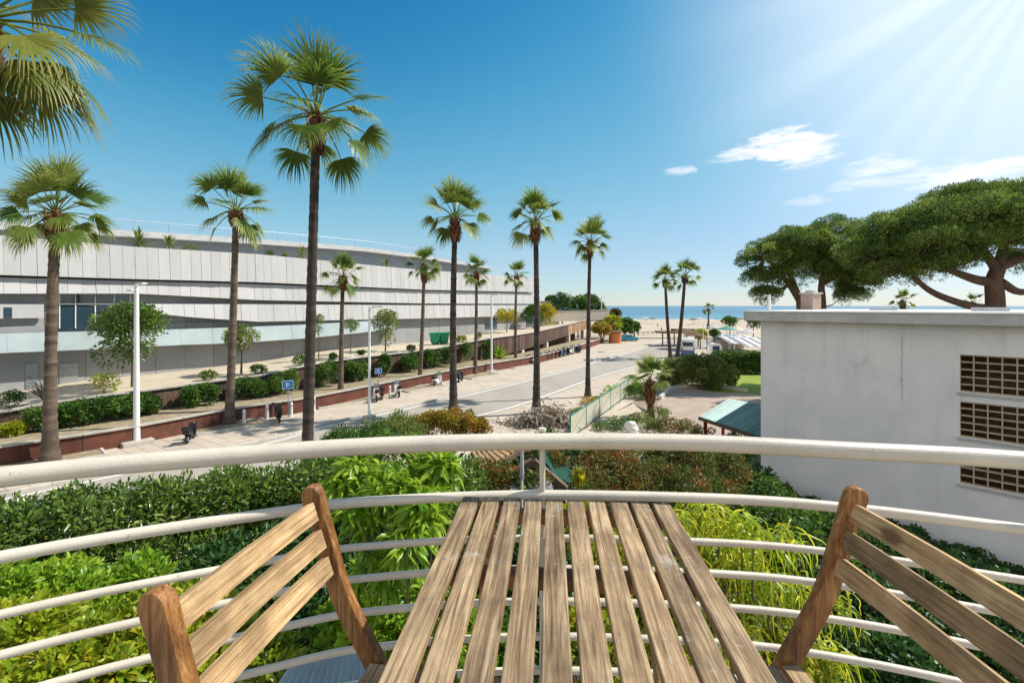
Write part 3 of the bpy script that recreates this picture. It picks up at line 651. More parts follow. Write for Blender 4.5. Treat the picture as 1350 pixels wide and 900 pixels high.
# crack and drain marks on the wall are in its render; roof fittings:
def on_roof(px, Y): return ((px - CX) / F * Y, Y)
x, y = on_roof(1069, 24.5); ch = MB(); ch.box((x, y, 8.2), (.72, .6, .8), rz=.5); co = ch.build('chimney', m_brick, br); c2 = MB(); c2.box((x, y, 8.63), (.84, .72, .07), rz=.5); c2.lathe((x, y, 8.67), [(.26, 0), (.22, .1), (.02, .16)], 10); c2.build('chimney_cap', m_fascia, co)
x, y = on_roof(1014, 21.3); p = MB(); p.tube([(x, y, 7.8), (x, y, 8.35), (x + .02, y, 8.5)], [.07, .07, .04], 8); p.build('vent_pipe', m_white, br, smooth=True)
x, y = on_roof(1165, 22); p = MB(); p.box((x, y, 7.86), (1.0, .5, .12), rz=-.7); p.build('roof_hatch', m_steel, br)
x, y = on_roof(1305, 18); p = MB(); p.box((x, y, 7.87), (1.0, .5, .14), rz=-.7); p.build('roof_hatch', m_steel, br)
# fine vertical crack
cr = MB(); cs = LWh.spx(1189); zz = wz(1189, 443); z_end = wz(1189, 525); k = 0
while zz > z_end:
    a = c0 + wt * (cs + random.uniform(-.012, .012)) + wn * .004; b_ = c0 + wt * (cs + random.uniform(-.012, .012)) + wn * .004; cr.beam((*a, zz), (*b_, zz - .14), .008, .003, up=(*wn, 0)); zz -= .13
cr.build('crack', m_dark, br)
a = c0 + wt * cs + wn * .02; cr = MB(); cr.box((*a, wz(1189, 500)), (.05, .03, .06), rz=math.atan2(wt[1], wt[0])); cr.build('wall_hook', m_steel, br)

# ================================================================ PALMS
def palm_px(name, label, bpx, bpy, tpx, tpy, r, seed, Y=None, **k):
    if Y is None: b = G(bpx, bpy)
    else: b = (*Q(bpx, 403, Y)[:2], k.pop('z0', 0.))
    t = Q(tpx, tpy, b[1]); return palm(name, label, b, t, r, seed=seed, **k)
grp1 = 'tall fan palms lining the road'
palm_px('fan_palm', 'big fan palm whose crown enters the top left corner of the view', -42, 0, -30, 38, 2.6, 1, Y=9.6, nf=44, fine=44, mat=m_palm2, elmin=-60, group=grp1)
palm_px('fan_palm', 'fan palm with thick grey trunk in front of the building glass at far left', 66, 610, 74, 286, 2.65, 2, tr=.30, nf=34, fine=34, group=grp1, mat=m_palm, boot=1.3)
palm_px('fan_palm', 'fan palm rising from a kerbed bed beside the left row of hedges', 302, 560, 311, 282, 2.9, 3, tr=.27, nf=26, fine=28, group=grp1)
palm_px('fan_palm', 'tallest fan palm with slim dark trunk and tan skirted crown against the sky', 404, 0, 417, 158, 3.35, 31, Y=21, tr=.25, nf=30, fine=46, group=grp1, boot=1.5, flare=1.3, elmin=-46, trunkmat=m_trunkd)
palm_px('fan_palm', 'short fan palm standing between the tallest palm and a white lamp post', 449, 528, 452, 368, 2.1, 5, tr=.22, nf=26, group=grp1)
palm_px('fan_palm', 'short fan palm with rusty leaf bases left of a taller roadside palm', 553, 508, 559, 352, 2.05, 6, tr=.22, nf=26, boot=1.6, group=grp1)
palm_px('fan_palm', 'tall fan palm behind the golden hedge with leaning upper fronds', 598, 548, 600, 290, 2.75, 7, tr=.27, nf=27, fine=30, group=grp1, boot=1.6, elmin=-40, trunkmat=m_trunkd)
palm_px('fan_palm', 'short fan palm beside the white lamp post near the wall planter', 626, 494, 628, 362, 2.15, 8, tr=.22, nf=24, group=grp1)
palm_px('fan_palm', 'smallest roadside fan palm in front of the right end of the building', 680, 481, 681, 366, 2.15, 9, tr=.22, nf=24, group=grp1)
palm_px('fan_palm', 'tall fan palm rising behind the heap of dry fronds', 707, 545, 706, 295, 2.45, 10, tr=.25, nf=26, fine=30, group=grp1, boot=1.3, elmin=-38, trunkmat=m_trunkd)
palm_px('fan_palm', 'tall slim fan palm by the small green shrubs and glazed fence', 775, 523, 778, 322, 2.3, 11, tr=.2, nf=24, fine=28, group=grp1, boot=1.0, elmin=-38, trunkmat=m_trunkd)
palm_px('fan_palm', 'left of two dark trunked palms leaning together beside the white van', 884, 472, 877, 371, 2.5, 12, tr=.28, nf=22, elmin=-25, group='pair of leaning palms', flare=1.1, bmat=m_trunkd, trunkmat=m_trunkd)
palm_px('fan_palm', 'right and taller of two dark trunked palms leaning together beside the white van', 893, 471, 903, 366, 3.0, 13, tr=.32, nf=24, elmin=-25, group='pair of leaning palms', flare=1.1, bmat=m_trunkd, trunkmat=m_trunkd)
palm_px('fan_palm', 'small distant palm on the beach seen against the sea', 934, 0, 934, 408, 2.4, 14, Y=170, tr=.35, nf=22, fine=14)
palm_px('fan_palm', 'low palm crown showing over the white roof below the pine boughs', 1190, 0, 1190, 399, 1.7, 15, Y=60, tr=.2, nf=20, fine=16)
palm_px('fan_palm', 'low palm crown just left of the pine trunk over the white roof', 1282, 0, 1282, 401, 1.5, 16, Y=60, tr=.2, nf=20, fine=16)
palm_px('fan_palm', 'squat palm with shaggy red brown trunk between fence and patio', 858, 552, 857, 506, 2.2, 17, tr=.24, nf=16, mat=m_palm, elmin=-8, trunkmat=m_boot, boot=1.4, flare=1.2)

# ================================================================ PINES
def pine(label, base, nodes, limbs, lumps, n, seed):
    t = thing('umbrella_pine', label, 'pine tree', base)
    mb = MB()
    for pts, r0, r1 in limbs:
        sp = spline(pts, 5); k = len(sp); mb.tube(sp, [r0 + (r1 - r0) * i / (k - 1) for i in range(k)], 9)
    mb.build('trunk', m_pinebark, t, smooth=True)
    lumps = [(c, np.array(r) * .98) for c, r in lumps]; subs = []
    for c, r in lumps:
        kk = int(52 * (r[0] * r[1]) / 6) + 22
        for _ in range(kk):
            d = nrm(rs.normal(size=3)); d[2] = d[2] if rs.rand() < .3 else abs(d[2]); u = rs.uniform(.80, 1.18)
            s = rs.uniform(.34, .68); subs.append((np.array(c) + d * np.array(r) * u, np.array([s, s, s * .66])))
    V, Fc, rr = leaf_cloud(subs, n, .26, .06, up=.5, droop=.0, inner=.2, spread=.7, radial=1.0)
    mesh_np('crown', V, Fc, m_pine, t, rr)
    tw_ = MB()
    for c, r in subs[::3]:
        near = min((np.array(p) for pts, _, _ in limbs for p in pts), key=lambda p: np.linalg.norm(p - c)); tw_.tube([near, (near + c) / 2 - np.array([0, 0, .3]), c], [.07, .05, .02], 5)
    tw_.build('branch', m_pinebark, t)
Yp = 40
def q(px, py, Y=Yp, dy=0): return Q(px, py, Y + dy)
limbs = [([(*q(1312, 0)[:2], 0), q(1312, 405), q(1310, 372), q(1316, 352)], .72, .5), ([q(1310, 372), q(1285, 368), q(1250, 355), q(1215, 340)], .45, .15), ([q(1316, 352), q(1345, 340), q(1375, 325)], .45, .2),
         ([q(1312, 352), q(1300, 335), q(1285, 310), q(1260, 295)], .38, .12), ([q(1312, 408), q(1275, 402), q(1235, 388), q(1212, 372), q(1198, 350)], .35, .15), ([q(1320, 372), q(1345, 385), q(1380, 378)], .35, .2), ([q(1316, 352), q(1325, 320), q(1340, 290)], .4, .15)]
lumps = [(q(1330, 275, dy=0), (4.8, 4.2, 1.6)), (q(1262, 290, dy=-1), (4.2, 4.0, 1.5)), (q(1200, 305, dy=0), (3.6, 3.4, 1.6)), (q(1165, 322, dy=1), (2.7, 2.8, 1.6)), (q(1240, 322, dy=-2), (3.6, 2.5, 1.3)), (q(1205, 345, dy=1), (2.4, 2.0, 1.0)),
         (q(1400, 285, dy=1), (4.5, 4.5, 2.0)), (q(1345, 320, dy=-2), (3.0, 2.4, 1.0)), (q(1160, 352, dy=1), (1.9, 1.9, 1.1)), (q(1290, 262, dy=2), (3.6, 3.5, .9)), (q(1235, 300, dy=3), (3.5, 3, 1.4)), (q(1185, 335, dy=0), (2.8, 2.4, 1.4)), (q(1150, 338, dy=0), (2.2, 2.2, 1.5)), (q(1270, 315, dy=-1), (3.4, 2.8, 1.3)), (q(1225, 352, dy=-1), (2.3, 1.8, .9)), (q(1255, 338, dy=0), (2.4, 2, .9)), (q(1365, 345, dy=1), (2.4, 2, .8)), (q(1180, 362, dy=1), (1.8, 1.6, .9)), (q(1330, 300, dy=0), (4.2, 3, 1.3))]
pine('broad umbrella pine with forked bare limbs above the white block', (*q(1312, 0)[:2], 0), None, limbs, lumps, 230000, 1)
Yq = 48
limbs = [([(*q(1056, 0, Yq)[:2], 0), q(1056, 405, Yq), q(1050, 385, Yq), q(1042, 360, Yq), q(1045, 335, Yq)], .5, .15), ([q(1056, 400, Yq), q(1040, 375, Yq), q(1020, 350, Yq), q(1008, 340, Yq)], .32, .1),
         ([(*q(1084, 0, Yq)[:2], 0), q(1084, 405, Yq), q(1083, 375, Yq), q(1090, 345, Yq), q(1105, 325, Yq)], .42, .15), ([q(1083, 375, Yq), q(1110, 360, Yq), q(1130, 350, Yq)], .25, .1)]
lumps = [(q(1012, 345, Yq), (2.3, 2.2, 1.7)), (q(1002, 372, Yq), (1.6, 1.7, 1.3)), (q(1050, 325, Yq), (2.7, 2.5, 1.6)), (q(1095, 315, Yq, 1), (3.0, 2.7, 1.9)), (q(1045, 365, Yq, -1), (1.6, 1.5, 1.3)), (q(1125, 345, Yq), (2.7, 2.5, 1.6)),
         (q(1110, 362, Yq), (1.9, 1.9, 1.3)), (q(1135, 378, Yq), (1.7, 1.6, 1.1)), (q(1128, 368, Yq), (2.0, 1.8, 1.2)), (q(1090, 362, Yq, 1), (1.5, 1.5, 1.0)), (q(1080, 345, Yq, 1), (2.1, 2, 1.4)), (q(1120, 392, Yq), (1.3, 1.2, 1.0)), (q(1075, 330, Yq), (2.6, 2.4, 1.7)), (q(1100, 345, Yq), (2.4, 2.2, 1.5)), (q(1062, 350, Yq, 1), (1.8, 1.8, 1.3)), (q(1030, 335, Yq), (2.2, 2.2, 1.5)), (q(1010, 390, Yq), (1.0, 1, .7)), (q(1150, 335, Yq, 2), (2.4, 2.4, 1.6))]
pine('smaller olive green pine with twin leaning stems behind the roof chimney', (*q(1056, 0, Yq)[:2], 0), None, limbs, lumps, 140000, 2)

# ================================================================ TERRACE TREES AND SHRUBS
def zt_at(px, frac):      # a point on the terrace between coping (0) and building (1)
    c = LC.at(LC.spx(px)); bq = LB.at(LB.spx(px)); p = c + (bq - c) * frac; return np.array([p[0], p[1], cop(LC.spx(px)) - .05])
def tree(name, label, px, frac, py, rpx, mat, n, L, W, rz=1., cat='tree', trunk=.09, group=None, base=None):
    b = zt_at(px, frac) if base is None else np.array(base); Y = b[1]; c = np.array(Q(px, py, Y)); r = rpx * Y / F
    t = thing(name, label, cat, tuple(b), group); subs = sub_lumps(c, (r, r, r * rz), 26, .36) + [(c, np.array([r, r, r * rz]) * .6)]
    V, Fc, rr = leaf_cloud(subs, n, L, W, inner=.3); mesh_np('crown', V, Fc, mat, t, rr)
    mb = MB(); mb.tube([b, (b + c) / 2 + np.array([.05, 0, 0]), c], [trunk, trunk * .8, trunk * .5], 7)
    for i in range(6): mb.tube([(b + c) / 2 * .4 + c * .6, c + nrm(rs.normal(size=3)) * r * .7], [trunk * .4, trunk * .15], 5)
    mb.build('trunk', m_twig, t); return t
tree('broadleaf_tree', 'round dark green tree in front of the pale canopy, behind the lamp post', 174, .35, 443, 40, m_laurel, 5200, .26, .14)
tree('broadleaf_tree', 'small yellow green tree beside the second palm on the terrace', 318, .3, 450, 20, m_olive, 2600, .22, .1)
tree('broadleaf_tree', 'small upright yellow green tree right of the middle lamp post', 508, .35, 432, 16, m_olive, 2600, .26, .12, rz=1.5)
tree('broadleaf_tree', 'thin sparse young tree just right of the tallest palm trunk', 420, .4, 430, 7, m_olive, 500, .2, .1, rz=2.2, trunk=.05)
tree('broadleaf_tree', 'thin leafy young tree behind the short palm stem', 462, .4, 430, 11, m_laurel, 700, .22, .1, rz=.8, trunk=.05)
tree('broadleaf_tree', 'pale yellow tree seen behind the lamp post at the right building end', 668, .6, 418, 15, m_yellow, 1400, .35, .2, rz=.6)
tree('broadleaf_tree', 'dark green round tree at the right corner of the long building', 703, .7, 418, 13, m_hedge, 2400, .4, .22, rz=1.1)
tree('broadleaf_tree', 'golden yellow tree next to the dark green tree by the building corner', 720, .3, 416, 12, m_yellow, 2200, .38, .22, rz=1.3, base=(8.0, 101, 4.3))
for (px, frac, py, rp, mt_, lb) in [(14, .25, 528, 14, m_hedge, 'dark green ball shrub on the terrace edge at the far left'), (141, .2, 510, 19, m_lime, 'low lime green shrub on the terrace below the round tree'),
        (275, .2, 493, 9, m_laurel, 'little dark shrub in the paving left of the second palm'), (341, .2, 484, 9, m_laurel, 'small dark shrub on the terrace right of the yellow tree'),
        (396, .2, 473, 9, m_hedge, 'small bushy plant on the terrace left of the tallest palm'), (439, .2, 471, 5, m_hedge, 'small clipped ball shrub on the terrace beside the short palm'), (476, .3, 465, 4, m_ivy, 'tiny dark plant on the terrace left of the middle lamp'),
        (542, .2, 457, 5, m_olive, 'small olive shrub on the terrace edge by the rusty-based palm'), (608, .3, 449, 6, m_lime, 'pale grassy tuft on the terrace right of the tall roadside palm'), (631, .3, 444, 5, m_olive, 'olive tuft on the terrace beside the lamp post')]:
    b = zt_at(px, frac); r = rp * b[1] / F; c = np.array([b[0], b[1], b[2] + r * .55])
    plant('shrub', lb, 'shrub', [(c, (r, r, r * .75))], 500, .16 + b[1] * .001, .07 + b[1] * .0008, mt_, base=tuple(b), stem=.02, nst=3, zmin=b[2], k=8)
b = zt_at(579, .45); t = thing('playground_seat', 'bright green bucket shaped seats on the terrace near the tall roadside palm', 'seat', tuple(b))
for k in range(2): mb = MB(); c = b + np.array([k * 1.0 - .5, k * .5, 0]); mb.lathe(tuple(c), [(.42, 0), (.62, .25), (.72, 1.0), (.85, 1.5), (.66, 1.35), (.5, .6), (.05, .55)], 14); mb.build('bucket', m_tealgreen, t)
# bare shrub
b = zt_at(60, .12); t = thing('bare_shrub', 'bare leafless twiggy bush against the grey wall at far left', 'shrub', tuple(b)); mb = MB()
for i in range(16):
    a = random.uniform(0, 6.28); l = random.uniform(.8, 1.9); p1 = b + np.array([math.cos(a) * .3, math.sin(a) * .3, l * .5]); p2 = b + np.array([math.cos(a) * .9, math.sin(a) * .9, l]); mb.tube([b, p1, p2], [.03, .02, .006], 5)
    for k in range(3): mb.tube([p1, p1 + np.array([random.uniform(-.5, .5), random.uniform(-.5, .5), random.uniform(.2, .7)])], [.014, .005], 4)
mb.build('branch', m_twig, t)
# hedge shrubs along the planter, in front of the brown wall
LH = Line(offset(Wl, 3.0))
hd = [(12, 22, 'yellowish hedge shrub at the far left of the planter'), (68, 28, 'wide dark hedge shrub behind the thick palm trunk'), (112, 26, 'dark hedge shrub right of the thick palm trunk'), (165, 24, 'hedge shrub just left of the tall white lamp post'), (199, 18, 'narrow hedge shrub just right of the tall white lamp post'),
      (261, 26, 'bright green hedge shrub alone in front of dark boards'), (328, 22, 'hedge shrub right of the second palm trunk'), (376, 22, 'hedge shrub behind the first blue sign'), (431, 20, 'hedge shrub between the tallest palm and the short palm'), (470, 18, 'hedge shrub left of the middle lamp post'),
      (508, 13, 'hedge shrub by the second blue sign'), (540, 13, 'hedge shrub left of the rusty-based palm'), (569, 12, 'hedge shrub right of the rusty-based palm'), (586, 9, 'small hedge shrub left of the tall roadside palm'), (616, 10, 'hedge shrub left of the thin roadside palm'), (642, 8, 'last planter hedge shrub left of the third lamp post')]
for px, hw, lb in hd:
    c = LH.at(LH.spx(px)); t_ = LH.tan(LH.spx(px)); Y = c[1]; half = hw * Y / F * 1.0; top = cop(LC.spx(px)) + .05 - (.6 if px < 20 else 0); h = (top - 1.0) / 2
    ls = []; kk = max(1, int(half / .5)); rr_ = min(1.0, half)
    for i in range(kk): u = (i + .5) / kk * 2 - 1; p = c + t_ * u * max(0, half - .3); ls.append((np.array([p[0], p[1], 1.0 + h * (1 + random.uniform(-.15, .1))]), (.72, .68, h * random.uniform(.95, 1.1))))
    plant('hedge_shrub', lb, 'hedge', ls, int(1200 + 1100 * kk), .15 + Y * .0008, .075 + Y * .0008, m_lime if px < 20 else m_hedge, base=(c[0], c[1], .99), group='hedge shrubs in the raised planter', stem=.02, nst=3, zmin=1.0, k=8, frac=.45)
# agave on the planter
c = LH.at(LH.spx(657)); out = dict(V=[], F=[], R=[])
def spiky(name, label, c, n, L, W, mat, el=(10, 80), droop=.15):
    az = rs.uniform(0, 6.28, n); e = np.radians(rs.uniform(el[0], el[1], n)); A_ = np.stack([np.cos(az) * np.cos(e), np.sin(az) * np.cos(e), np.sin(e)], 1)
    V, Fc, k = cards(np.repeat([c], n, 0), A_, np.repeat([[0, 0, 1.]], n, 0) + .1 * rs.normal(size=(n, 3)), L * (.7 + .4 * rs.rand(n)), W * np.ones(n), droop, True)
    o = mesh_np(name, V, Fc, mat, None, np.repeat(rs.rand(n), k), False, tuple(c)); tag(o, label, 'plant'); return o
spiky('agave', 'large pale agave rosette on the planter ledge left of the third lamp post', (c[0], c[1], 1.0), 46, 2.3, .32, m_bright)
LR = Line(offset(LB.p, 3.5)); rp = LR.prof([(0, 316), (340, 339), (703, 368)])
for px, top, w, lb, mt_ in [(183, 293, .16, 'dark spiky yucca standing on the building roof edge', m_palm), (222, 303, .12, 'thin olive spiky plant on the roof beside the yucca', m_olive), (398, 318, .1, 'wispy spiky plant on the roof left of the tallest palm trunk', m_olive), (509, 336, .1, 'little dark spiky plant on the roof near the rusty-based palm', m_palm)]:
    s_ = LR.spx(px); c = LR.at(s_); z0 = rp(s_) - .3; zt_ = H - (top - HY) * c[1] / F
    spiky('yucca', lb, (c[0], c[1], z0 + (zt_ - z0) * .35), 60, (zt_ - z0) * .6, w, mt_, el=(-30, 88)); mb = MB(); mb.tube([(c[0], c[1], z0), (c[0], c[1], z0 + (zt_ - z0) * .4)], .07, 6); o = mb.build('stem', m_twig, bpy.data.objects[-1] if False else None, loc=(c[0], c[1], z0))
    pr = [x for x in COL.objects if x.name.startswith('yucca')][-1]; o.parent = pr; o.location = Vector((0, 0, z0 - pr.location.z))
for px, rp_, lb, mt_ in [(252, 10, 'yellow green bush peeping over the building roof edge', m_olive), (355, 7, 'small green bush on the roof right of the second palm', m_hedge), (376, 5, 'tiny green tuft on the roof beside the bush', m_olive)]:
    s_ = LR.spx(px); c = LR.at(s_); z0 = rp(s_) - .3; r = rp_ * c[1] / F
    plant('roof_bush', lb, 'shrub', [(np.array([c[0], c[1], z0 + .55]), (r, r, .5))], 500, .16, .08, mt_, base=(c[0], c[1], z0), stem=.02, nst=3, zmin=z0, k=8)
# trees and house beyond the building end
for px, py, Y, rp_, mt_, lb, rz in [(778, 402, 124, 12, m_ivy, 'dark rounded tree nearest the far lamp post by the beach', 1.1), (741, 404, 118, 15, m_ivy, 'large dark round tree behind the ramp top', 1.15), (762, 404, 120, 12, m_hedge, 'mid green tree between the two dark round trees', 1.2), (727, 396, 135, 7, m_ivy, 'small dark tree above the cream house', .8), (790, 408, 128, 9, m_hedge, 'green tree left of the far lamp post', 1.0),
        (806, 428, 110, 13, m_lime, 'light green bushy tree right of the far lamp post', .8), (824, 430, 112, 11, m_hedge, 'green bushy tree above the blue car', .9), (836, 432, 114, 8, m_hedge, 'small green bush at the beach end of the greenery', .8), (796, 420, 116, 12, m_laurel, 'dark leafy tree behind the far lamp post', .9), (792, 434, 104, 12, m_gold, 'golden leaved bush at the end of the red wall', .6), (812, 413, 124, 6, m_redgreen, 'reddish brown bush behind the light green tree', .8)]:
    tree('round_tree', lb, px, 0, py, rp_, mt_, 2600, .5, .3, rz=rz, base=(*Q(px, 403, Y)[:2], 0 if py > 410 else 0), trunk=.2)
hs = thing('beach_house', 'small cream house with grey roof behind the round trees', 'house', (*Q(722, 403, 128)[:2], 0))
x, y, _ = Q(724, 403, 128); mb = MB(); mb.box((x, y, 4.5), (4.6, 6, 9)); mb.build('wall', m_house, hs); mb = MB(); mb.box((x, y, 9.1), (5.2, 6.6, .25)); mb.build('roof', m_steel, hs)
for dx in (-1.2, 1.1): mb = MB(); mb.box((x + dx, y - 3.02, 7.2), (.8, .06, 1.1)); mb.build('window', m_glass, hs)
lw = thing('garden_wall', 'pale cream wall across the raised terrace end under the round trees', 'wall', (13, 106, 0)); mb = MB(); mb.beam((7, 104, 5.6), (22, 110, 5.9), .3, 2.2); mb.build('wall_body', m_house, lw); mb = MB(); mb.beam((7, 104, 6.78), (22, 110, 7.08), .4, .12); mb.build('coping', m_coping, lw)

# ================================================================ STREET FURNITURE
def lamp(label, px, py, tpy, heads=2, r=.09, w=1.0):
    b = G(px, py); Y = b[1]; zt_ = H - (tpy - HY) * Y / F
    t = thing('street_lamp', label, 'street lamp', b, 'white street lamps'); mb = MB(); mb.tube([(b[0], b[1], .1), (b[0], b[1], 1.4), (b[0], b[1], zt_)], [r * 1.35, r * 1.15, r * .8], 12); mb.build('pole', m_white, t, smooth=True)
    mb = MB(); mb.box((b[0], b[1], .12), (1.5 * w, 1.1 * w, .24), rz=.9); mb.build('base', m_coping, t, bevel=.02)
    d = np.array([.82, -.56])
    for k in range(heads):
        sgn = 1 if k == 0 else -1; zz = zt_ - .05 - .35 * k; e = np.array(b[:2]) + d * sgn * .55; mb = MB(); mb.tube([(b[0], b[1], zz - .1), (e[0], e[1], zz)], .035, 6); arm = mb.build('arm', m_white, t)
        mb = MB(); e2 = e + d * sgn * .25; mb.box((e2[0], e2[1], zz + .03), (.75, .28, .1), rz=math.atan2(d[1], d[0])); mb.build('lamp_head', m_white, t, bevel=.03)
lamp('tall white lamp post with two heads in front of the round tree', 180, 585, 374, r=.14)
lamp('white lamp post in the middle of the left hedges, right of the short palm', 487, 552, 404, heads=1, r=.09, w=.5)
lamp('white lamp post standing on a pale plinth beside the thin palms', 648, 491, 388, heads=1, r=.11)
lamp('farthest slim lamp post beside the round trees near the beach', 793, 448, 391, heads=1, r=.12)
def sign(label, px, py, tpy, w):
    b = G(px, py); zt_ = H - (tpy - HY) * b[1] / F; t = thing('blue_sign', label, 'road sign', b, 'blue square road signs'); mb = MB(); mb.tube([b, (b[0], b[1], zt_)], .04, 8); mb.build('pole', m_steel, t)
    h = .8 * w; mb = MB(); mb.box((b[0], b[1] - .06, zt_ - h / 2), (w, .04, h), rz=.35); pn = mb.build('sign_panel', m_blue, t, bevel=.01)
    d = np.array([math.cos(.35), math.sin(.35)]); nn = np.array([d[1], -d[0]]) * .025; mb = MB()
    for (u, v, ww, hh) in ((0, h / 2 - .05, w - .1, .03), (0, -h / 2 + .05, w - .1, .03), (-w / 2 + .05, 0, .03, h - .1), (w / 2 - .05, 0, .03, h - .1), (-.1 * w, 0, .1 * w, .5 * h), (.06 * w, .12 * h, .22 * w, .08 * h), (.06 * w, -.08 * h, .22 * w, .08 * h)):
        c = np.array([b[0], b[1] - .06]) + d * u + nn; mb.box((c[0], c[1], zt_ - h / 2 + v), (ww, .01, hh), rz=.35)
    mb.build('marking', m_white, pn)
sign('blue road sign on a thin pole in front of the hedges, nearer one', 380, 549, 501, .8)
sign('smaller blue road sign right of the middle lamp post', 499, 519, 485, .65)
bp0 = None
for i, (px, py, lb) in enumerate([(352, 553, 'white bollard left of the small dark scooter'), (384, 549, 'white bollard at the foot of the blue sign'), (414, 541, 'white bollard just right of the tallest palm trunk'), (514, 524, 'white bollard beside the parked scooters'), (322, 560, 'short pale bollard by the second palm bed'), (300 + 18, 566, None)]):
    if lb is None: continue
    b = G(px, py)
    if bp0 is None:
        bp0 = thing('bollard', lb, 'bollard', b, 'white bollards on the far pavement'); mb = MB(); mb.lathe((b[0], b[1], 0), [(.13, 0), (.13, .06), (.1, .08), (.1, .9), (.11, .95), (.07, 1.03)], 12); mb.build('post', m_white, bp0, smooth=True); mb = MB(); mb.lathe((b[0], b[1], .74), [(.103, 0), (.103, .07)], 12); mb.build('band', m_steel, bp0)
    else: copy_tree(bp0, b, None, lb)
# kerbed palm beds
for px, py, w, rz, lb in [(66, 609, 2.1, .85, 'kerbed planting bed round the thick palm at far left'), (305, 563, 2.1, .75, 'kerbed planting bed round the second palm'), (452, 531, 2.4, .75, 'kerbed planting bed round the short palm'), (556, 512, 2.2, .8, 'kerbed planting bed round the rusty-based palm'), (632, 496, 2.2, .85, 'kerbed planting bed round the thin palm by the lamp'), (683, 483, 2.2, .9, 'kerbed planting bed round the smallest roadside palm')]:
    b = np.array(G(px, py)); t = thing('palm_bed', lb, 'planting bed', tuple(b), 'kerbed palm beds'); d = np.array([math.cos(rz), math.sin(rz), 0]); e = np.array([-d[1], d[0], 0]); a_, b2 = w, w * .48
    cs = [b + d * a_ * i + e * b2 * j for i, j in ((-1, -1), (1, -1), (1, 1), (-1, 1))]; mb = MB()
    for i in range(4): mb.beam(cs[i] + np.array([0, 0, .08]), cs[(i + 1) % 4] + np.array([0, 0, .08]), .14, .16)
    mb.build('kerb', m_kerb, t); mb = MB(); mb.prism([c[:2] for c in [b + d * (a_ - .08) * i + e * (b2 - .08) * j for i, j in ((-1, -1), (1, -1), (1, 1), (-1, 1))]], .0, .12); mb.build('soil', m_bed, t)

for px, py, lb in ((792, 464, 'dark manhole cover in the pavement left of the far road'), (812, 470, 'dark manhole cover on the road further right')):
    b = G(px, py); t = thing('manhole_cover', lb, 'manhole cover', b, 'manhole covers'); mb = MB(); mb.lathe((b[0], b[1], .012), [(.62, 0), (.62, .02)], 18); mb.build('cover', m_steeldark, t); mb = MB(); mb.lathe((b[0], b[1], .034), [(.4, 0), (.4, .006)], 18); mb.build('plate', m_steel, t)
x, y, _ = Q(892, 403, 98); t = thing('beach_bar', 'low dark brown flat roofed beach bar behind the leaning palms', 'beach bar', (x, y, 0)); mb = MB(); mb.box((x, y, 2.7), (7.5, 5, .3)); mb.box((x + 1.5, y + .3, 3.1), (4, 3.5, .4)); mb.build('roof', m_thatch, t)
for u in (-3.5, -1.2, 1.2, 3.5): mb = MB(); mb.box((x + u, y - 2.2, 1.25), (.2, .2, 2.5)); mb.build('post', m_oldwood, t)
# ---- scooters
def scooter(label, loc, rz, mbody, mseat, windshield=True, group='scooters parked by the red wall'):
    t = thing('scooter', label, 'scooter', loc, group, rz); B = lambda m, n, mat, p=t, **k: m.build(n, mat, p, local=True, **k)
    for x in (-.62, .64):
        m = MB(); rm = Matrix.Rotation(R(90), 3, 'X'); m.lathe((x, 0, .27), [(.16, -.055), (.25, -.06), (.28, 0), (.25, .06), (.16, .055)], 18, rm); w = B(m, 'wheel', m_rubber, smooth=True)
        m = MB(); m.lathe((x, 0, .27), [(.03, -.065), (.165, -.05), (.165, .05), (.03, .065)], 14, rm); B(m, 'rim', m_steel, w)
    m = MB(); m.extr([(-.95, .62), (-.9, .78), (-.6, .74), (-.15, .72), (-.05, .5), (-.1, .3), (-.42, .28), (-.5, .5), (-.78, .56)], (1, 0, 0), (0, 0, 1), (0, -.17, 0), (0, .34, 0)); B(m, 'body', mbody, bevel=.03)
    m = MB(); m.box((.12, 0, .3), (.5, .34, .08)); m.extr([(.28, .3), (.42, .3), (.52, .95), (.4, 1.0)], (1, 0, 0), (0, 0, 1), (0, -.21, 0), (0, .42, 0)); B(m, 'front_shield', mbody, bevel=.03)
    m = MB(); m.extr([(-.88, .785), (-.86, .88), (-.55, .84), (-.2, .82), (-.12, .735), (-.6, .745)], (1, 0, 0), (0, 0, 1), (0, -.14, 0), (0, .28, 0)); B(m, 'seat', mseat, bevel=.02)
    m = MB(); m.tube([(.64, .0, .27), (.5, 0, .75), (.42, 0, 1.02)], [.05, .05, .04], 8); m.tube([(.3, -.34, 1.06), (.42, -.12, 1.03), (.42, .12, 1.03), (.3, .34, 1.06)], .02, 6); B(m, 'handlebar', m_black)
    m = MB(); m.ell((.53, 0, .93), (.06, .09, .08), 10, 6); B(m, 'headlight', m_whitegloss, smooth=True)
    m = MB(); m.extr([(.5, .52), (.82, .5), (.9, .38), (.86, .5), (.66, .6), (.5, .6)], (1, 0, 0), (0, 0, 1), (0, -.08, 0), (0, .16, 0)); B(m, 'mudguard', mbody)
    for y in (-.28, .28): m = MB(); m.tube([(.38, y, 1.06), (.36, y * 1.15, 1.2)], .008, 4); m.ell((.36, y * 1.2, 1.24), (.015, .06, .04), 8, 5); B(m, 'mirror', m_black)
    if windshield: m = MB(); m.extr([(.5, .98), (.4, 1.38), (.385, 1.38), (.48, .98)], (1, 0, 0), (0, 0, 1), (0, -.2, 0), (0, .4, 0)); B(m, 'windscreen', m_canopy)
    m = MB(); m.box((-.98, 0, .95), (.26, .32, .26)); B(m, 'top_box', mseat, bevel=.03)
    return t
s_blk = scooter('dark scooter with white trim parked alone left of the second palm bed', G(251, 581), 1.9, m_black, m_black, False)
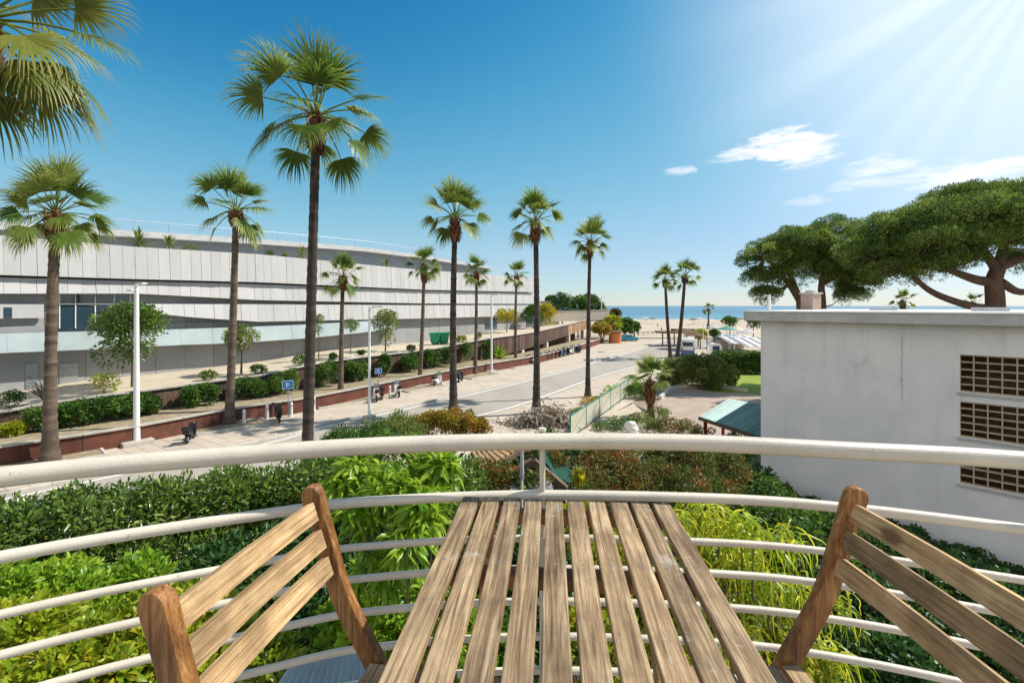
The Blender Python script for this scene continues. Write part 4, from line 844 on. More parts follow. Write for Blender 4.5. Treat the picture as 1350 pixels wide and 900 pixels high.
s_wht = scooter('white scooter parked nearest the middle lamp post', G(496, 528), 1.9, m_whitegloss, m_black)
s_red = scooter('maroon scooter parked behind the white one at the middle lamp post', G(504, 525), 1.8, m_redgloss, m_black, False)
s_blu = scooter('blue grey scooter at the end of the long scooter row', G(764, 464.5), 1.6, m_bluegloss, m_black)
copy_tree(s_blk, G(367, 555), 2.1, 'small dark scooter between two white bollards')
copy_tree(s_wht, G(524, 522), 2.0, 'white scooter right of the bollard in the middle group')
copy_tree(s_wht, G(577, 508), 1.3, 'white scooter between the rusty-based palm and the tall palm')
copy_tree(s_blk, G(607, 503), 1.4, 'dark scooter just right of the tall roadside palm')
row = [('dark scooter first in the row beside the smallest palm', 696, 478, s_blk), ('white scooter near the left end of the long row', 704, 479.5, s_wht), ('black scooter just left of the tall palm trunk in the row', 701, 476, s_blk)]
for lb, px, py, pr in row: copy_tree(pr, G(px, py), 1.2 + random.uniform(-.15, .15), lb)
ords = ['first', 'second', 'third', 'fourth', 'fifth', 'sixth', 'seventh', 'eighth']
for i in range(8):
    px = 719 + i * 5.6; py = 475.6 - i * 1.42; pr = [s_blk, s_blk, s_red, s_blk, s_blu, s_blk, s_wht, s_blk][i]; kind = {s_blk.name: 'black', s_red.name: 'maroon', s_blu.name: 'blue', s_wht.name: 'white'}[pr.name]
    copy_tree(pr, G(px, py), .95 + random.uniform(-.12, .12), f'{ords[i]} scooter, {kind}, in the row right of the tall palm trunk', sc=1.15)

# ---- orange kiosk drum, blue car, van and other far things
b = G(811, 452); t = thing('kiosk_drum', 'round orange terracotta kiosk at the end of the red wall', 'kiosk', b); mb = MB(); mb.lathe(b, [(1.35, 0), (1.35, 2.2), (1.25, 2.25)], 24); mb.build('drum', m_orange, t, smooth=True); mb = MB(); mb.lathe((b[0], b[1], 2.25), [(1.45, 0), (1.45, .15), (.3, .35)], 24); mb.build('lid', m_thatch, t)
def car(name, label, loc, rz, mbody, van=False, cat='car'):
    t = thing(name, label, cat, loc, None, rz); B = lambda m, n, mat, p=t, **k: m.build(n, mat, p, local=True, **k)
    if van: prof = [(-2.7, .4), (-2.75, 1.2), (-2.65, 2.65), (-2.5, 2.8), (1.2, 2.8), (1.5, 2.6), (1.9, 1.5), (2.6, 1.25), (2.75, .9), (2.7, .4)]; wd = 2.0
    else: prof = [(-2.1, .35), (-2.15, .8), (-1.95, 1.0), (-1.3, 1.42), (.2, 1.45), (.95, 1.0), (1.9, .85), (2.1, .6), (2.05, .35)]; wd = 1.75
    m = MB(); m.extr(prof, (1, 0, 0), (0, 0, 1), (0, -wd / 2, 0), (0, wd, 0)); B(m, 'body', mbody, bevel=.06)
    wb = 1.75 if van else 1.3; rm = Matrix.Rotation(R(90), 3, 'X')
    for x in (-wb, wb):
        for y in (-wd / 2 + .06, wd / 2 - .06):
            m = MB(); m.lathe((x, y, .33), [(.2, -.1), (.33, -.1), (.33, .1), (.2, .1)], 18, rm); w = B(m, 'wheel', m_rubber); m = MB(); m.lathe((x, y, .33), [(.02, -.11), (.2, -.105), (.2, .105), (.02, .11)], 14, rm); B(m, 'rim', m_steel, w)
    if van:
        m = MB(); m.extr([(1.56, 2.5), (1.96, 1.55), (2.0, 1.56), (1.6, 2.52)], (1, 0, 0), (0, 0, 1), (0, -.85, 0), (0, 1.7, 0)); B(m, 'windscreen', m_glass)
        m = MB(); m.box((-2.76, 0, 2.0), (.04, 1.5, .6)); B(m, 'rear_window', m_glass)
        m = MB(); m.box((-2.78, 0, .75), (.08, 1.96, .7)); B(m, 'bumper', m_bluegloss, bevel=.02)
        for y in (-1.005, 1.005): m = MB(); m.box((1.1, y, 1.9), (.9, .02, .6)); B(m, 'side_window', m_glass)
        for y in (-.85, .85): m = MB(); m.box((-2.79, y, 1.35), (.05, .14, .35)); B(m, 'tail_light', m_redgloss)
    else:
        for y in (-wd / 2 - .005, wd / 2 + .005): m = MB(); m.extr([(-1.5, 1.02), (-1.2, 1.36), (.15, 1.39), (.7, 1.02)], (1, 0, 0), (0, 0, 1), (0, y - .01, 0), (0, .02, 0)); B(m, 'side_window', m_glass)
        m = MB(); m.extr([(.3, 1.42), (.98, 1.02), (1.0, 1.04), (.32, 1.45)], (1, 0, 0), (0, 0, 1), (0, -.7, 0), (0, 1.4, 0)); B(m, 'windscreen', m_glass)
        for y in (-.65, .65): m = MB(); m.box((2.08, y, .66), (.06, .3, .14)); B(m, 'headlight', m_whitegloss)
    return t
car('parked_van', 'white high-roofed van parked behind the leaning palms', G(907, 468.5), R(70), m_whitegloss, True, 'van')
car('parked_car', 'blue car parked right of the orange kiosk', G(829, 449.5), R(15), m_pool, False)
b = G(944, 471); t = thing('bus_shelter', 'small white arched hut with grey panel beside the hedge', 'hut', b); x, y, _ = b
mb = MB(); mb.extr([(-.9, 0), (.9, 0), (.9, 1.7), (.6, 2.05), (0, 2.2), (-.6, 2.05), (-.9, 1.7)], (1, 0, 0), (0, 0, 1), (x, y, 0), (0, 1.2, 0)); mb.build('body', m_white, t, bevel=.03); mb = MB(); mb.box((x, y - .03, 1.15), (1.05, .05, 1.2)); mb.build('panel', m_bluegrey, t)
# signs of the beach clubs: parasols, tents, slide
def parasol(label, px, py, Y, r, mat, cat='parasol'):
    z = H - (py - HY) * Y / F; x, y, _ = Q(px, 403, Y); t = thing('beach_parasol', label, cat, (x, y, 0), 'beach club parasols'); mb = MB(); mb.lathe((x, y, z - .7), [(r, 0), (r * .98, .06), (r * .5, .4), (.05, .75)], 12); mb.build('canopy', mat, t); mb = MB(); mb.tube([(x, y, 0), (x, y, z - .3)], .05, 6); mb.build('pole', m_twig, t)
parasol('brown thatched parasol behind the leaning palm stems', 902, 433, 90, 2.6, m_thatch); parasol('brown thatched parasol right of the leaning palms', 916, 437, 86, 2.0, m_thatch); parasol('green and tan parasol by the small beach palm', 958, 430, 105, 2.2, m_tealpaint)
parasol('cream parasol at the beach club beside the white block', 985, 434, 100, 2.2, m_canvas); parasol('tan parasol against the sea left of the cream one', 972, 431, 112, 2.0, m_house); parasol('pale parasol at the far edge of the beach club', 940, 428, 118, 1.6, m_canvas)
for i, (px, py, Y, w, lb) in enumerate([(975, 447, 88, 3.0, 'grey and white striped canvas tent left of its pair'), (995, 450, 82, 3.0, 'grey and white striped canvas tent beside the white block')]):
    x, y, _ = Q(px, 403, Y); z = H - (py - HY) * Y / F; t = thing('canvas_tent', lb, 'tent', (x, y, 0), 'striped canvas tents'); mb = MB()
    for k in range(8): mb.r = k % 2; u = -w + k * w / 4; mb.add([(x + u, y - 3, z - .6), (x + u + w / 4, y - 3, z - .6), (x + u + w / 4, y + 3, z + .5), (x + u, y + 3, z + .5)], [(0, 1, 2, 3)])
    o = mb.build('canopy', m_canvas, t); o.modifiers.new('s', 'SOLIDIFY').thickness = .05
    for u in (-w, w):
        for v in (-3, 3): mb = MB(); mb.tube([(x + u, y + v, 0), (x + u, y + v, z + (-.6 if v < 0 else .5))], .05, 6); mb.build('pole', m_white, t)
x, y, _ = Q(959, 403, 92); t = thing('inflatable_pool', 'turquoise inflatable pool toy on the beach club deck', 'pool', (x, y, 0)); mb = MB(); pts = [(x + 2.3 * math.cos(a), y + 1.8 * math.sin(a), 2.05) for a in np.linspace(0, 6.283, 20)]; mb.tube(pts, .35, 8, False); mb.build('ring', m_pool, t, smooth=True); mb = MB(); mb.box((x, y, .85), (4.6, 3.6, 1.7)); mb.build('deck', m_house, t)
def post(label, px, py, tpy, mat=m_white, r=.06, nm='beach_post'):
    b = G(px, py); z = H - (tpy - HY) * b[1] / F; mb = MB(); mb.tube([b, (b[0], b[1], z * .5), (b[0], b[1], z)], [r, r, r * .7], 8); mb.ell((b[0], b[1], z), (r * 1.5, r * 1.5, r * 1.5), 8, 5); o = mb.build(nm, mat, loc=b, smooth=True); tag(o, label, 'post', 'posts near the beach club')
post('pale post in front of the beach club tents', 968, 468, 436); post('pale slim post right of the leaning palms', 927, 466, 425); post('short dark post beside the pale slim post', 932, 462, 428, m_thatch, .08)
for px, py, Y, rp_, mt_, lb in [(962, 425, 112, 9, m_hedge, 'bushy green tree among the beach club parasols'), (993, 426, 104, 10, m_ivy, 'dark tree under the left end of the white roof'), (923, 441, 90, 7, m_lime, 'light green bush right of the leaning palms'), (942, 440, 92, 6, m_laurel, 'green bush between the beach posts')]:
    tree('beach_tree', lb, px, 0, py, rp_, mt_, 1300, .4, .22, rz=.8, base=(*Q(px, 403, Y)[:2], 0), trunk=.12)
for i, (px, Y, mt_, lb) in enumerate([(812, 215, m_canvas, 'tiny pale parasol on the sand right of the far lamp post'), (826, 235, m_thatch, 'tiny straw parasol on the sand above the blue car'), (850, 240, m_canvas, 'tiny pale parasol near the water left of the leaning palms'), (861, 225, m_thatch, 'tiny straw parasol on the sand above the rail fence'), (914, 210, m_thatch, 'tiny straw parasol on the sand right of the leaning palms'), (922, 230, m_canvas, 'tiny pale parasol near the water left of the distant palm'), (947, 220, m_pool, 'tiny turquoise parasol right of the distant palm'), (957, 205, m_canvas, 'tiny pale parasol above the club trees'), (975, 215, m_thatch, 'tiny straw parasol next to the white roof')]):
    parasol(lb, px, 403 + 5.4 * F / Y, Y, 2.0, mt_)
# beach fence rails and people
b0, b1 = Q(842, 403, 130), Q(872, 403, 136); t = thing('beach_fence', 'low wooden rail fence between promenade and sand', 'fence', (b0[0], b0[1], 0)); mb = MB(); mb.beam((b0[0], b0[1], .9), (b1[0], b1[1], .9), .08, .1); mb.beam((b0[0], b0[1], .5), (b1[0], b1[1], .5), .06, .08); mb.build('rail', m_thatch, t)
for i in range(6): u = i / 5; x = b0[0] + (b1[0] - b0[0]) * u; y = b0[1] + (b1[1] - b0[1]) * u; mb = MB(); mb.box((x, y, .5), (.1, .1, 1.0)); mb.build('post', m_thatch, t)
m_skin = M_('skin', (.45, .26, .17), rough=.6); m_cloth = M_('dark_clothes', (.05, .06, .09), rough=.9); m_cloth2 = M_('red_swimwear', (.35, .04, .04), rough=.9)
def person(label, loc, rz, shirt):
    J = [(0, 0, .95), (0, 0, 1.2), (0, 0, 1.42), (0, 0, 1.53), (0, 0, 1.66), (.1, 0, .88), (.12, .06, .5), (.13, -.02, .08), (.13, .12, .04), (-.1, 0, .88), (-.12, -.08, .5), (-.13, -.2, .1), (-.13, -.08, .05), (.19, 0, 1.4), (.25, -.05, 1.12), (.27, .08, .88), (-.19, 0, 1.4), (-.25, .06, 1.12), (-.26, .18, .9)]
    E = [(0, 1), (1, 2), (2, 3), (3, 4), (0, 5), (5, 6), (6, 7), (7, 8), (0, 9), (9, 10), (10, 11), (11, 12), (2, 13), (13, 14), (14, 15), (2, 16), (16, 17), (17, 18)]
    r = [.15, .14, .14, .055, .11, .09, .065, .045, .035, .09, .065, .045, .035, .06, .045, .035, .06, .045, .035]
    t = thing('person', label, 'person', loc, 'people on the beach', rz); me = bpy.data.meshes.new('body'); me.from_pydata(J, E, []); me.materials.append(m_skin); o = bpy.data.objects.new('body', me); COL.objects.link(o); o.parent = t
    sk = o.modifiers.new('skin', 'SKIN'); 
    for i, v in enumerate(me.skin_vertices[0].data if me.skin_vertices else []): v.radius = (r[i], r[i])
    o.modifiers.new('sub', 'SUBSURF').levels = 1
    m = MB(); m.lathe((0, 0, .86), [(.18, 0), (.17, .2), (.19, .45), (.2, .56), (.08, .62)], 12); m.build('shirt', shirt, t, local=True, smooth=True); m = MB(); m.ell((0, .01, 1.7), (.1, .11, .09), 10, 6); m.build('hair', m_black, t, local=True, smooth=True); return t
for lb, px, Y, sh in [('person in dark clothes standing on the sand left of centre', 843, 190, m_cloth), ('person in red walking on the sand by the palms', 867, 175, m_cloth2), ('person in dark clothes near the rail fence', 872, 142, m_cloth), ('person in dark clothes by the kiosk on the promenade', 841, 128, m_cloth), ('distant person at the water edge', 852, 260, m_cloth2)]:
    person(lb, (*Q(px, 403, Y)[:2], 0 if Y < 150 else -.25 * (Y - 150) / 80 if Y < 230 else -.45), random.uniform(0, 6), sh)

# ================================================================ GARDEN MIDDLE
# glazed fence
t = thing('glazed_fence', 'low fence of frosted panels in turquoise green posts', 'fence', G(757, 573)); A0, A1 = np.array(G(752, 580)), np.array(G(838, 514)); nP = 6
for i in range(nP):
    a, b_ = A0 + (A1 - A0) * i / nP, A0 + (A1 - A0) * (i + 1) / nP; mb = MB(); mb.tube([a, a + np.array([0, 0, 1.55])], .045, 8); mb.build('post', m_tealpaint, t)
    mb = MB(); z = np.array([0, 0, .8]); mb.beam(a + z, b_ + z, .03, 1.2); mb.build('panel', m_frost, t); mb = MB()
    for zz in (.17, 1.45): mb.beam(a + np.array([0, 0, zz]), b_ + np.array([0, 0, zz]), .055, .05)
    mb.beam(a + np.array([0, 0, .25]), b_ + np.array([0, 0, 1.3]), .05, .04); mb.build('rail', m_tealpaint, t)
# pavilion with turquoise roof
t = thing('garden_pavilion', 'open garden shelter with turquoise tiled roof beside the white block', 'pavilion', (10.6, 25, 0))
e1, e2 = np.array(Q(921, 552, 25.2)), np.array(Q(1012, 578, 20.9)); ez = 2.25; e1[2] = e2[2] = ez; r1_ = np.array([12.1, 27.2, 2.78]); r2_ = np.array([14.6, 23.6, 2.78]); mb = MB(); nn_ = 26
for i in range(nn_):
    u0, u1 = i / nn_, (i + .93) / nn_; mb.r = random.random(); a, b_ = e1 + (e2 - e1) * u0, e1 + (e2 - e1) * u1; c, d = r1_ + (r2_ - r1_) * u0, r1_ + (r2_ - r1_) * u1; up = np.array([0, 0, .05])
    mb.add([a, b_, d, c, (a + b_) / 2 + up, (c + d) / 2 + up], [(0, 4, 5, 3), (4, 1, 2, 5)])
mb.r = .4; mb.add([e1 - np.array([0, 0, .03]), e2 - np.array([0, 0, .03]), r2_ - np.array([0, 0, .03]), r1_ - np.array([0, 0, .03])], [(0, 1, 2, 3)])
k1 = np.array([13.5, 30, ez]); mb.add([e1, r1_, k1], [(0, 1, 2)]); mb.build('roof', m_teal, t)
mb = MB(); mb.beam(e1 - np.array([0, 0, .09]), e2 - np.array([0, 0, .09]), .06, .14); mb.build('eave_beam', m_thatch, t)
for u in (.06, .5, .95): p = e1 + (e2 - e1) * u + np.array([.25, .2, 0]); mb = MB(); mb.box((p[0], p[1], (ez - .1) / 2), (.14, .14, ez - .1)); mb.build('post', m_redgloss, t)
for p in ((12.6, 29, 1.1), (14.4, 24.5, 1.4)): mb = MB(); mb.box(p, (.14, .14, p[2] * 2)); mb.build('post', m_redgloss, t)
# low curb under the patio bushes
mb = MB(); pts = [G(870, 527), G(888, 513.5), G(915, 511), G(950, 512), G(985, 517)]; pts = spline(pts, 4)
for i in range(len(pts) - 1): mb.beam(pts[i] + np.array([0, 0, .17]), pts[i + 1] + np.array([0, 0, .17]), .25, .34)
o = mb.build('low_garden_wall', m_kerb, loc=G(915, 511)); tag(o, 'low curved kerb wall round the bushes at the patio edge', 'wall')
def pl(label, items, n, L, W, mat, name='shrub', cat='shrub', base=None, **k):
    """items: (px, py, Y, rx, rz) lumps"""
    ls = [(np.array(Q(px, py, Y)), (rx, rx * .9, rz)) for px, py, Y, rx, rz in items]; return plant(name, label, cat, ls, n, L, W, mat, base=base, **k)
pl('left rounded grey green bush above the patio', [(897, 492, 49, 1.9, 1.35), (888, 486, 49, 1.2, 1.0), (882, 500, 48, 1.2, .8)], 12000, .22, .10, m_olive)
pl('big rounded pale green bush above the middle of the patio', [(925, 490, 47, 2.2, 1.6), (912, 486, 47, 1.4, 1.1), (938, 498, 46.5, 1.6, 1.0)], 16000, .22, .10, m_olive)
pl('rounded green bush beside the lawn', [(950, 493, 47.5, 1.5, 1.3)], 9000, .22, .10, m_olive)
ls = [(px, py, 57, .85, .8) for px in range(948, 1030, 8) for py in (471, 480, 489)]; pl('long clipped dark hedge behind the lawn', ls, 30000, .2, .10, m_hedge, name='hedge', cat='hedge')
pl('green shrub at the foot of the slim tall palm', [(780, 535, 39, 1.1, .6), (795, 528, 40, .9, .5)], 2600, .17, .07, m_gold); pl('small green shrub left of the glazed fence', [(762, 547, 35.5, .7, .5)], 1200, .15, .07, m_olive)
pl('leafy green shrub behind the top of the glazed fence', [(812, 519, 44, 1.0, .8), (838, 513, 45, 1.2, .9)], 3200, .18, .08, m_bright); pl('dark shrub against the right end of the glazed fence', [(845, 520, 42, 1.0, .9)], 1800, .18, .08, m_hedge)
pl('golden shrub at the foot of the squat palm', [(868, 548, 34, .8, .6), (845, 556, 33, .9, .45)], 2400, .15, .06, m_olive); pl('low green shrub inside the glazed fence', [(820, 560, 32, 1.0, .5), (800, 568, 31, .9, .45)], 2400, .15, .06, m_hedge)
pl('low reddish shrubs along the near patio edge', [(885, 566, 27, .9, .45), (905, 567, 27, .8, .45), (925, 572, 26, .7, .4)], 3200, .13, .055, m_redgreen)
pl('low olive shrub at the near patio corner', [(860, 566, 28, .7, .45)], 1500, .13, .055, m_olive)
# pale rock
b = G(832, 571); mb = MB(); mb.ell((b[0], b[1], .35), (.5, .35, .38), 10, 7, Matrix.Rotation(.5, 3, 'Y')); o = mb.build('boulder', m_white, loc=b); tag(o, 'pale angular boulder below the glazed fence', 'rock'); d_ = o.modifiers.new('d', 'DISPLACE'); tx = bpy.data.textures.new('t', 'CLOUDS'); tx.noise_scale = .4; d_.texture = tx; d_.strength = .35
# dry frond heap at the foot of palm 707
b = np.array(G(722, 560)); t = thing('dry_frond_heap', 'heap of dry grey palm fronds below the tall palm', 'frond heap', tuple(b)); n = 1400; P = b + np.stack([rs.normal(0, 1.35, n), rs.normal(0, .6, n), np.abs(rs.normal(0, .55, n))], 1); P[:, 2] = np.abs(rs.normal(0, .6, n)) * np.exp(-((P[:, 0] - b[0]) / 2.2) ** 2) + .05
V, Fc, k = cards(P, rs.normal(size=(n, 3)) * np.array([1, 1, .5]), rs.normal(size=(n, 3)) + np.array([0, 0, .5]), 1. * (.3 + .6 * rs.rand(n)), .09 * np.ones(n), .3, True); mesh_np('frond', V, Fc, m_dry, t, np.repeat(rs.rand(n), k))
mb = MB()
for i in range(10): mb.tube([b + np.array([random.uniform(-2, 2), random.uniform(-.8, .8), .1]), b + np.array([random.uniform(-2, 2), random.uniform(-.8, .8), random.uniform(.4, 1.1)])], .05, 6)
mb.build('branch', m_coping, t)
# golden red hedge in front of palm 598
pl('golden and red leaved hedge below the tall palm behind the rail', [(556, 563, 22, .6, .55), (575, 560, 22, .65, .65), (596, 559, 22, .65, .7), (617, 562, 22, .65, .6), (634, 567, 22, .45, .5), (540, 566, 22, .5, .5)], 9000, .17, .07, m_gold, name='hedge', cat='hedge', k=10, up=.9)
for i, (px, py, Y, lb) in enumerate([(530, 561, 15, 'oleander with upright tips right above the rail beside the golden hedge'), (490, 574, 14.5, 'oleander bush in the middle above the rail'), (452, 582, 14, 'oleander bush at the foot of the tallest palm')]):
    pl(lb, [(px, py + 4, Y, .55, .45), (px - 16, py + 18, Y - .3, .6, .5), (px + 12, py + 26, Y - .5, .6, .6)], 2600, .2, .035, m_hedge if i else m_olive, name='oleander', up=1.2, spread=.6)

# ---- garden hut with slatted roofs
t = thing('garden_pergola', 'weathered wooden pergola with tan slatted roof behind the railing post', 'pergola', (*Q(650, 403, 12)[:2], 0)); Yh = 12.0
A = np.array(Q(622, 596, 12.6)); Bp = np.array(Q(633, 621, 11.2)); C_ = np.array(Q(694, 588, 12.4)); D_ = np.array(Q(664, 585, 14.0)); mb = MB()
for i in range(9):
    u0, u1 = i / 9, (i + .62) / 9; mb.r = random.random(); a, b_ = A + (D_ - A) * u0, A + (D_ - A) * u1; c, d = Bp + (C_ - Bp) * u0, Bp + (C_ - Bp) * u1; dz = np.array([0, 0, .05])
    mb.add([a, b_, d, c, a + dz, b_ + dz, d + dz, c + dz], [(3, 2, 1, 0), (4, 5, 6, 7), (0, 1, 5, 4), (1, 2, 6, 5), (2, 3, 7, 6), (3, 0, 4, 7)])
mb.build('slatted_roof', m_tan, t)
mb = MB(); dz = np.array([0, 0, -.06])
for a, b_ in ((A, D_), (Bp, C_), ((A + Bp) / 2, (C_ + D_) / 2)): mb.r = random.random(); mb.beam(a + dz, b_ + dz, .09, .1)
mb.build('rafter', m_oldwood, t)
for p in (A, Bp, C_, D_): mb = MB(); mb.box((p[0] + .05, p[1], (p[2] - .1) / 2), (.12, .12, p[2] - .1)); mb.build('post', m_thatch, t)
ga, gb, gc = np.array(Q(640, 646, 11)), np.array(Q(703, 608, 11.2)), np.array(Q(746, 645, 11)); mb = MB(); mb.beam(ga, gb, .14, .16); mb.beam(gb, gc, .14, .16); mb.beam(ga, gc, .1, .12); mb.build('gable_beam', m_oldwood, t)
for p in (ga, gc, gb): mb = MB(); mb.box((p[0], p[1] + .05, p[2] / 2), (.11, .11, p[2])); mb.build('post', m_thatch, t)
t2 = thing('green_awning', 'dark green netting roof sloping right of the railing post', 'awning', (*Q(740, 403, 12.5)[:2], 0)); a, b_, c, d = np.array(Q(719, 590, 13)), np.array(Q(765, 634, 11.6)), np.array(Q(738, 640, 11.2)), np.array(Q(712, 600, 12)); mb = MB(); mb.add([a, b_, c, d], [(0, 1, 2, 3)]); o = mb.build('net', m_darkgreen, t2); o.modifiers.new('s', 'SOLIDIFY').thickness = .04
for p in (a, b_, c): mb = MB(); mb.tube([(p[0], p[1], 0), p], .04, 6); mb.build('pole', m_tealpaint, t2)
t3 = thing('folded_parasol', 'slim pale folded parasol on a pole in front of the pergola', 'parasol', (*Q(688, 403, 9.5)[:2], 0)); x, y, _ = Q(688, 403, 9.5); zt_, zb_ = Q(688, 590, 9.5)[2], Q(688, 642, 9.5)[2]; mb = MB(); mb.tube([(x, y, 0), (x, y, zt_)], .025, 8); mb.build('pole', m_white, t3); mb = MB(); mb.lathe((x, y, zb_ + .15), [(.03, 0), (.045, .1), (.035, .45), (.026, .6)], 10); mb.build('canopy', m_canvas, t3)
mb = MB(); x, y, _ = Q(700, 403, 10.4); z = Q(700, 640, 10.4)[2]; mb.box((x, y, z), (.9, .6, .05)); o1 = thing('garden_table', 'grey garden table under the pergola', 'table', (x, y, 0)); mb.build('table_top', m_steel, o1)
for dx in (-.35, .35): mb = MB(); mb.tube([(x + dx, y, 0), (x + dx, y, z - .03)], .03, 6); mb.build('leg', m_steel, o1)

pl('dark climbing shrub round the posts of the pergola', [(655, 640, 10.6, .5, .5), (700, 650, 10.4, .5, .4), (725, 622, 12.4, .45, .5), (620, 640, 11.6, .5, .6)], 5000, .13, .055, m_redgreen, oval=True)
pl('dark green shrub between pergola and green netting', [(675, 615, 13.6, .8, .7), (720, 600, 14.2, .8, .6), (760, 600, 14.5, .7, .5)], 5000, .13, .055, m_ivy, oval=True)
# ---- near vegetation, left
LEAF = dict(oval=True, stem=.04)
hl = ['far left stretch of the long laurel hedge beyond the lowest bars', 'laurel hedge stretch left of the left chair back', 'laurel hedge stretch behind the top of the left chair back', 'laurel hedge stretch right of the left chair post']
for i, (x0, y0, x1, y1) in enumerate([(-60, 9.2, 90, 10.2), (90, 10.2, 230, 11.1), (230, 11.1, 350, 12.0), (350, 12.0, 470, 12.6)]):
    ls = []
    for k in range(4):
        u = (k + .5) / 4; px = x0 + (x1 - x0) * u; Y = y0 + (y1 - y0) * u; tp = np.interp(px, [-60, 0, 150, 300, 440, 470], [668, 655, 632, 612, 600, 598]); zt_ = Q(px, tp, Y)[2]
        X = Q(px, 403, Y)[0]; ls += [(np.array([X, Y, zt_ - .84]), (.95, .9, .6)), (np.array([X + .1, Y - .5, zt_ - 1.8]), (.95, .8, .9)), (np.array([X + .2, Y - .9, zt_ - 2.5]), (.95, .7, .9))]
    plant('laurel_hedge', hl[i], 'hedge', ls, 15000, .17, .055, m_laurel, group='long laurel hedge on the left', k=12, nst=8, **LEAF)
pl('yellow green leafy bush in the bottom left corner', [(40, 850, 5.6, .62, .45), (120, 880, 5.3, .6, .45), (-20, 900, 5.2, .6, .5), (60, 940, 5.0, .7, .5)], 7500, .14, .058, m_lime, oval=True)
pl('yellow green leafy bush below the left chair slats', [(215, 830, 6.0, .6, .45), (280, 860, 5.8, .6, .45), (180, 880, 5.6, .6, .5), (330, 890, 5.6, .5, .45), (250, 930, 5.3, .7, .5)], 8500, .13, .055, m_lime, oval=True)
pl('mid green bush between hedge and lowest bars at the left', [(90, 800, 7.0, .8, .5), (10, 800, 6.8, .7, .55), (180, 790, 7.4, .7, .5)], 7000, .14, .058, m_bright, oval=True)
pl('dark leafy bush seen behind the left chair back', [(350, 770, 8.0, 1.0, .8), (430, 740, 8.6, 1.0, .8), (400, 830, 7.2, .9, .7), (300, 780, 8.2, .9, .7), (470, 820, 7.4, .8, .8)], 12000, .15, .06, m_ivy, oval=True)
pl('tall bright green shrub with drooping leaves left of the table', [(515, 640, 6.3, .34, .28), (560, 668, 6.0, .27, .24), (478, 680, 6.1, .27, .24), (535, 715, 5.8, .28, .24), (495, 755, 5.8, .24, .2), (570, 625, 6.5, .3, .28), (470, 632, 6.5, .28, .25)], 2300, .22, .062, m_bright, name='broadleaf_shrub', oval=True, up=-.1, droop=.4, inner=.15, k=7, stem=.03, nst=9)
pl('dark shrub mass behind the bright drooping shrub', [(600, 640, 9, .6, .6), (560, 700, 8.5, .8, .8), (500, 660, 9.5, .9, .7), (610, 720, 8, .7, .7), (520, 600, 11.5, .8, .4), (430, 620, 11, .8, .5)], 9500, .15, .06, m_laurel, oval=True)
pl('green shrub below the left side of the table', [(540, 830, 6.0, .7, .5), (600, 860, 5.6, .6, .5), (470, 850, 6.4, .6, .5)], 5500, .15, .06, m_bright, oval=True)
# under the table and right
pl('dark shrub seen through the middle of the table slats', [(660, 760, 7.5, .8, .8), (720, 800, 6.6, .8, .7), (680, 870, 6.0, .7, .6)], 7000, .15, .06, m_ivy, oval=True)
pl('yellow green shrub seen through the right table slats', [(760, 720, 7.6, .6, .6), (820, 760, 7.0, .7, .6), (780, 850, 6.0, .6, .5), (850, 830, 6.2, .6, .5)], 7000, .15, .055, m_lime, oval=True)
pl('single upright yellow green leaf shoot beside the railing post', [(763, 636, 8.5, .08, .17)], 160, .17, .05, m_yellow, up=2., spread=.3, k=5)
pl('red and green shrub right of the railing post', [(800, 625, 12.5, .8, .6), (850, 640, 12, .8, .6), (780, 655, 11.5, .7, .6), (895, 650, 11.8, .6, .6)], 10000, .11, .045, m_redgreen, oval=True)
pl('green and rust shrub right of the first red shrub', [(915, 615, 14, .8, .6), (960, 625, 14.5, .8, .7), (930, 655, 12.5, .8, .6), (880, 605, 15.5, .7, .5)], 9000, .12, .05, m_redgreen, oval=True)
pl('dark green shrub at the corner of the white block', [(975, 605, 17.5, .8, .8), (990, 640, 16, .8, .6), (1015, 665, 14.8, .9, .6), (960, 670, 13.5, .8, .5)], 9000, .13, .055, m_hedge, oval=True)
pl('green shrub behind the rail right of the path', [(820, 600, 17, .9, .4), (870, 590, 18, .8, .35), (780, 600, 16, .7, .4)], 5000, .13, .05, m_olive)
iv = ['nearest', 'middle']
ls = []
for px, py in [(1003, 625), (1040, 642), (1080, 658), (1120, 672), (1165, 688), (1210, 704), (1255, 720), (1300, 738), (1345, 756), (1390, 775)]:
    p = LWh.at(LWh.spx(px)) + wn * .75; z = H - (py - HY) * p[1] / F; ls.append((np.array([p[0], p[1], z - .45]), (.75, .75, .5)))
plant('ivy_hedge', 'dark ivy hedge running along the foot of the white block', 'hedge', ls, 16000, .13, .085, m_ivy, oval=True, k=10, nst=8)
pl('dark green ground shrub left of the right chair post', [(1060, 700, 11.5, 1.0, .5), (1010, 700, 11.5, .9, .5), (1110, 720, 11.2, 1.0, .5), (1060, 740, 9.8, .9, .5)], 9000, .13, .07, m_hedge, oval=True)
pl('dark green ground shrub seen between the right chair slats', [(1180, 750, 10.4, 1.1, .5), (1260, 780, 9.6, 1.1, .5), (1340, 820, 8.8, 1.1, .5), (1150, 800, 8.6, .9, .5), (1230, 850, 7.6, 1.0, .5)], 13000, .13, .07, m_ivy, oval=True)
pl('dark green ground shrub in the bottom right corner', [(1300, 900, 7, 1.0, .6), (1180, 900, 6.8, .9, .6), (1380, 880, 7.4, 1.0, .6)], 8000, .13, .065, m_ivy, oval=True)
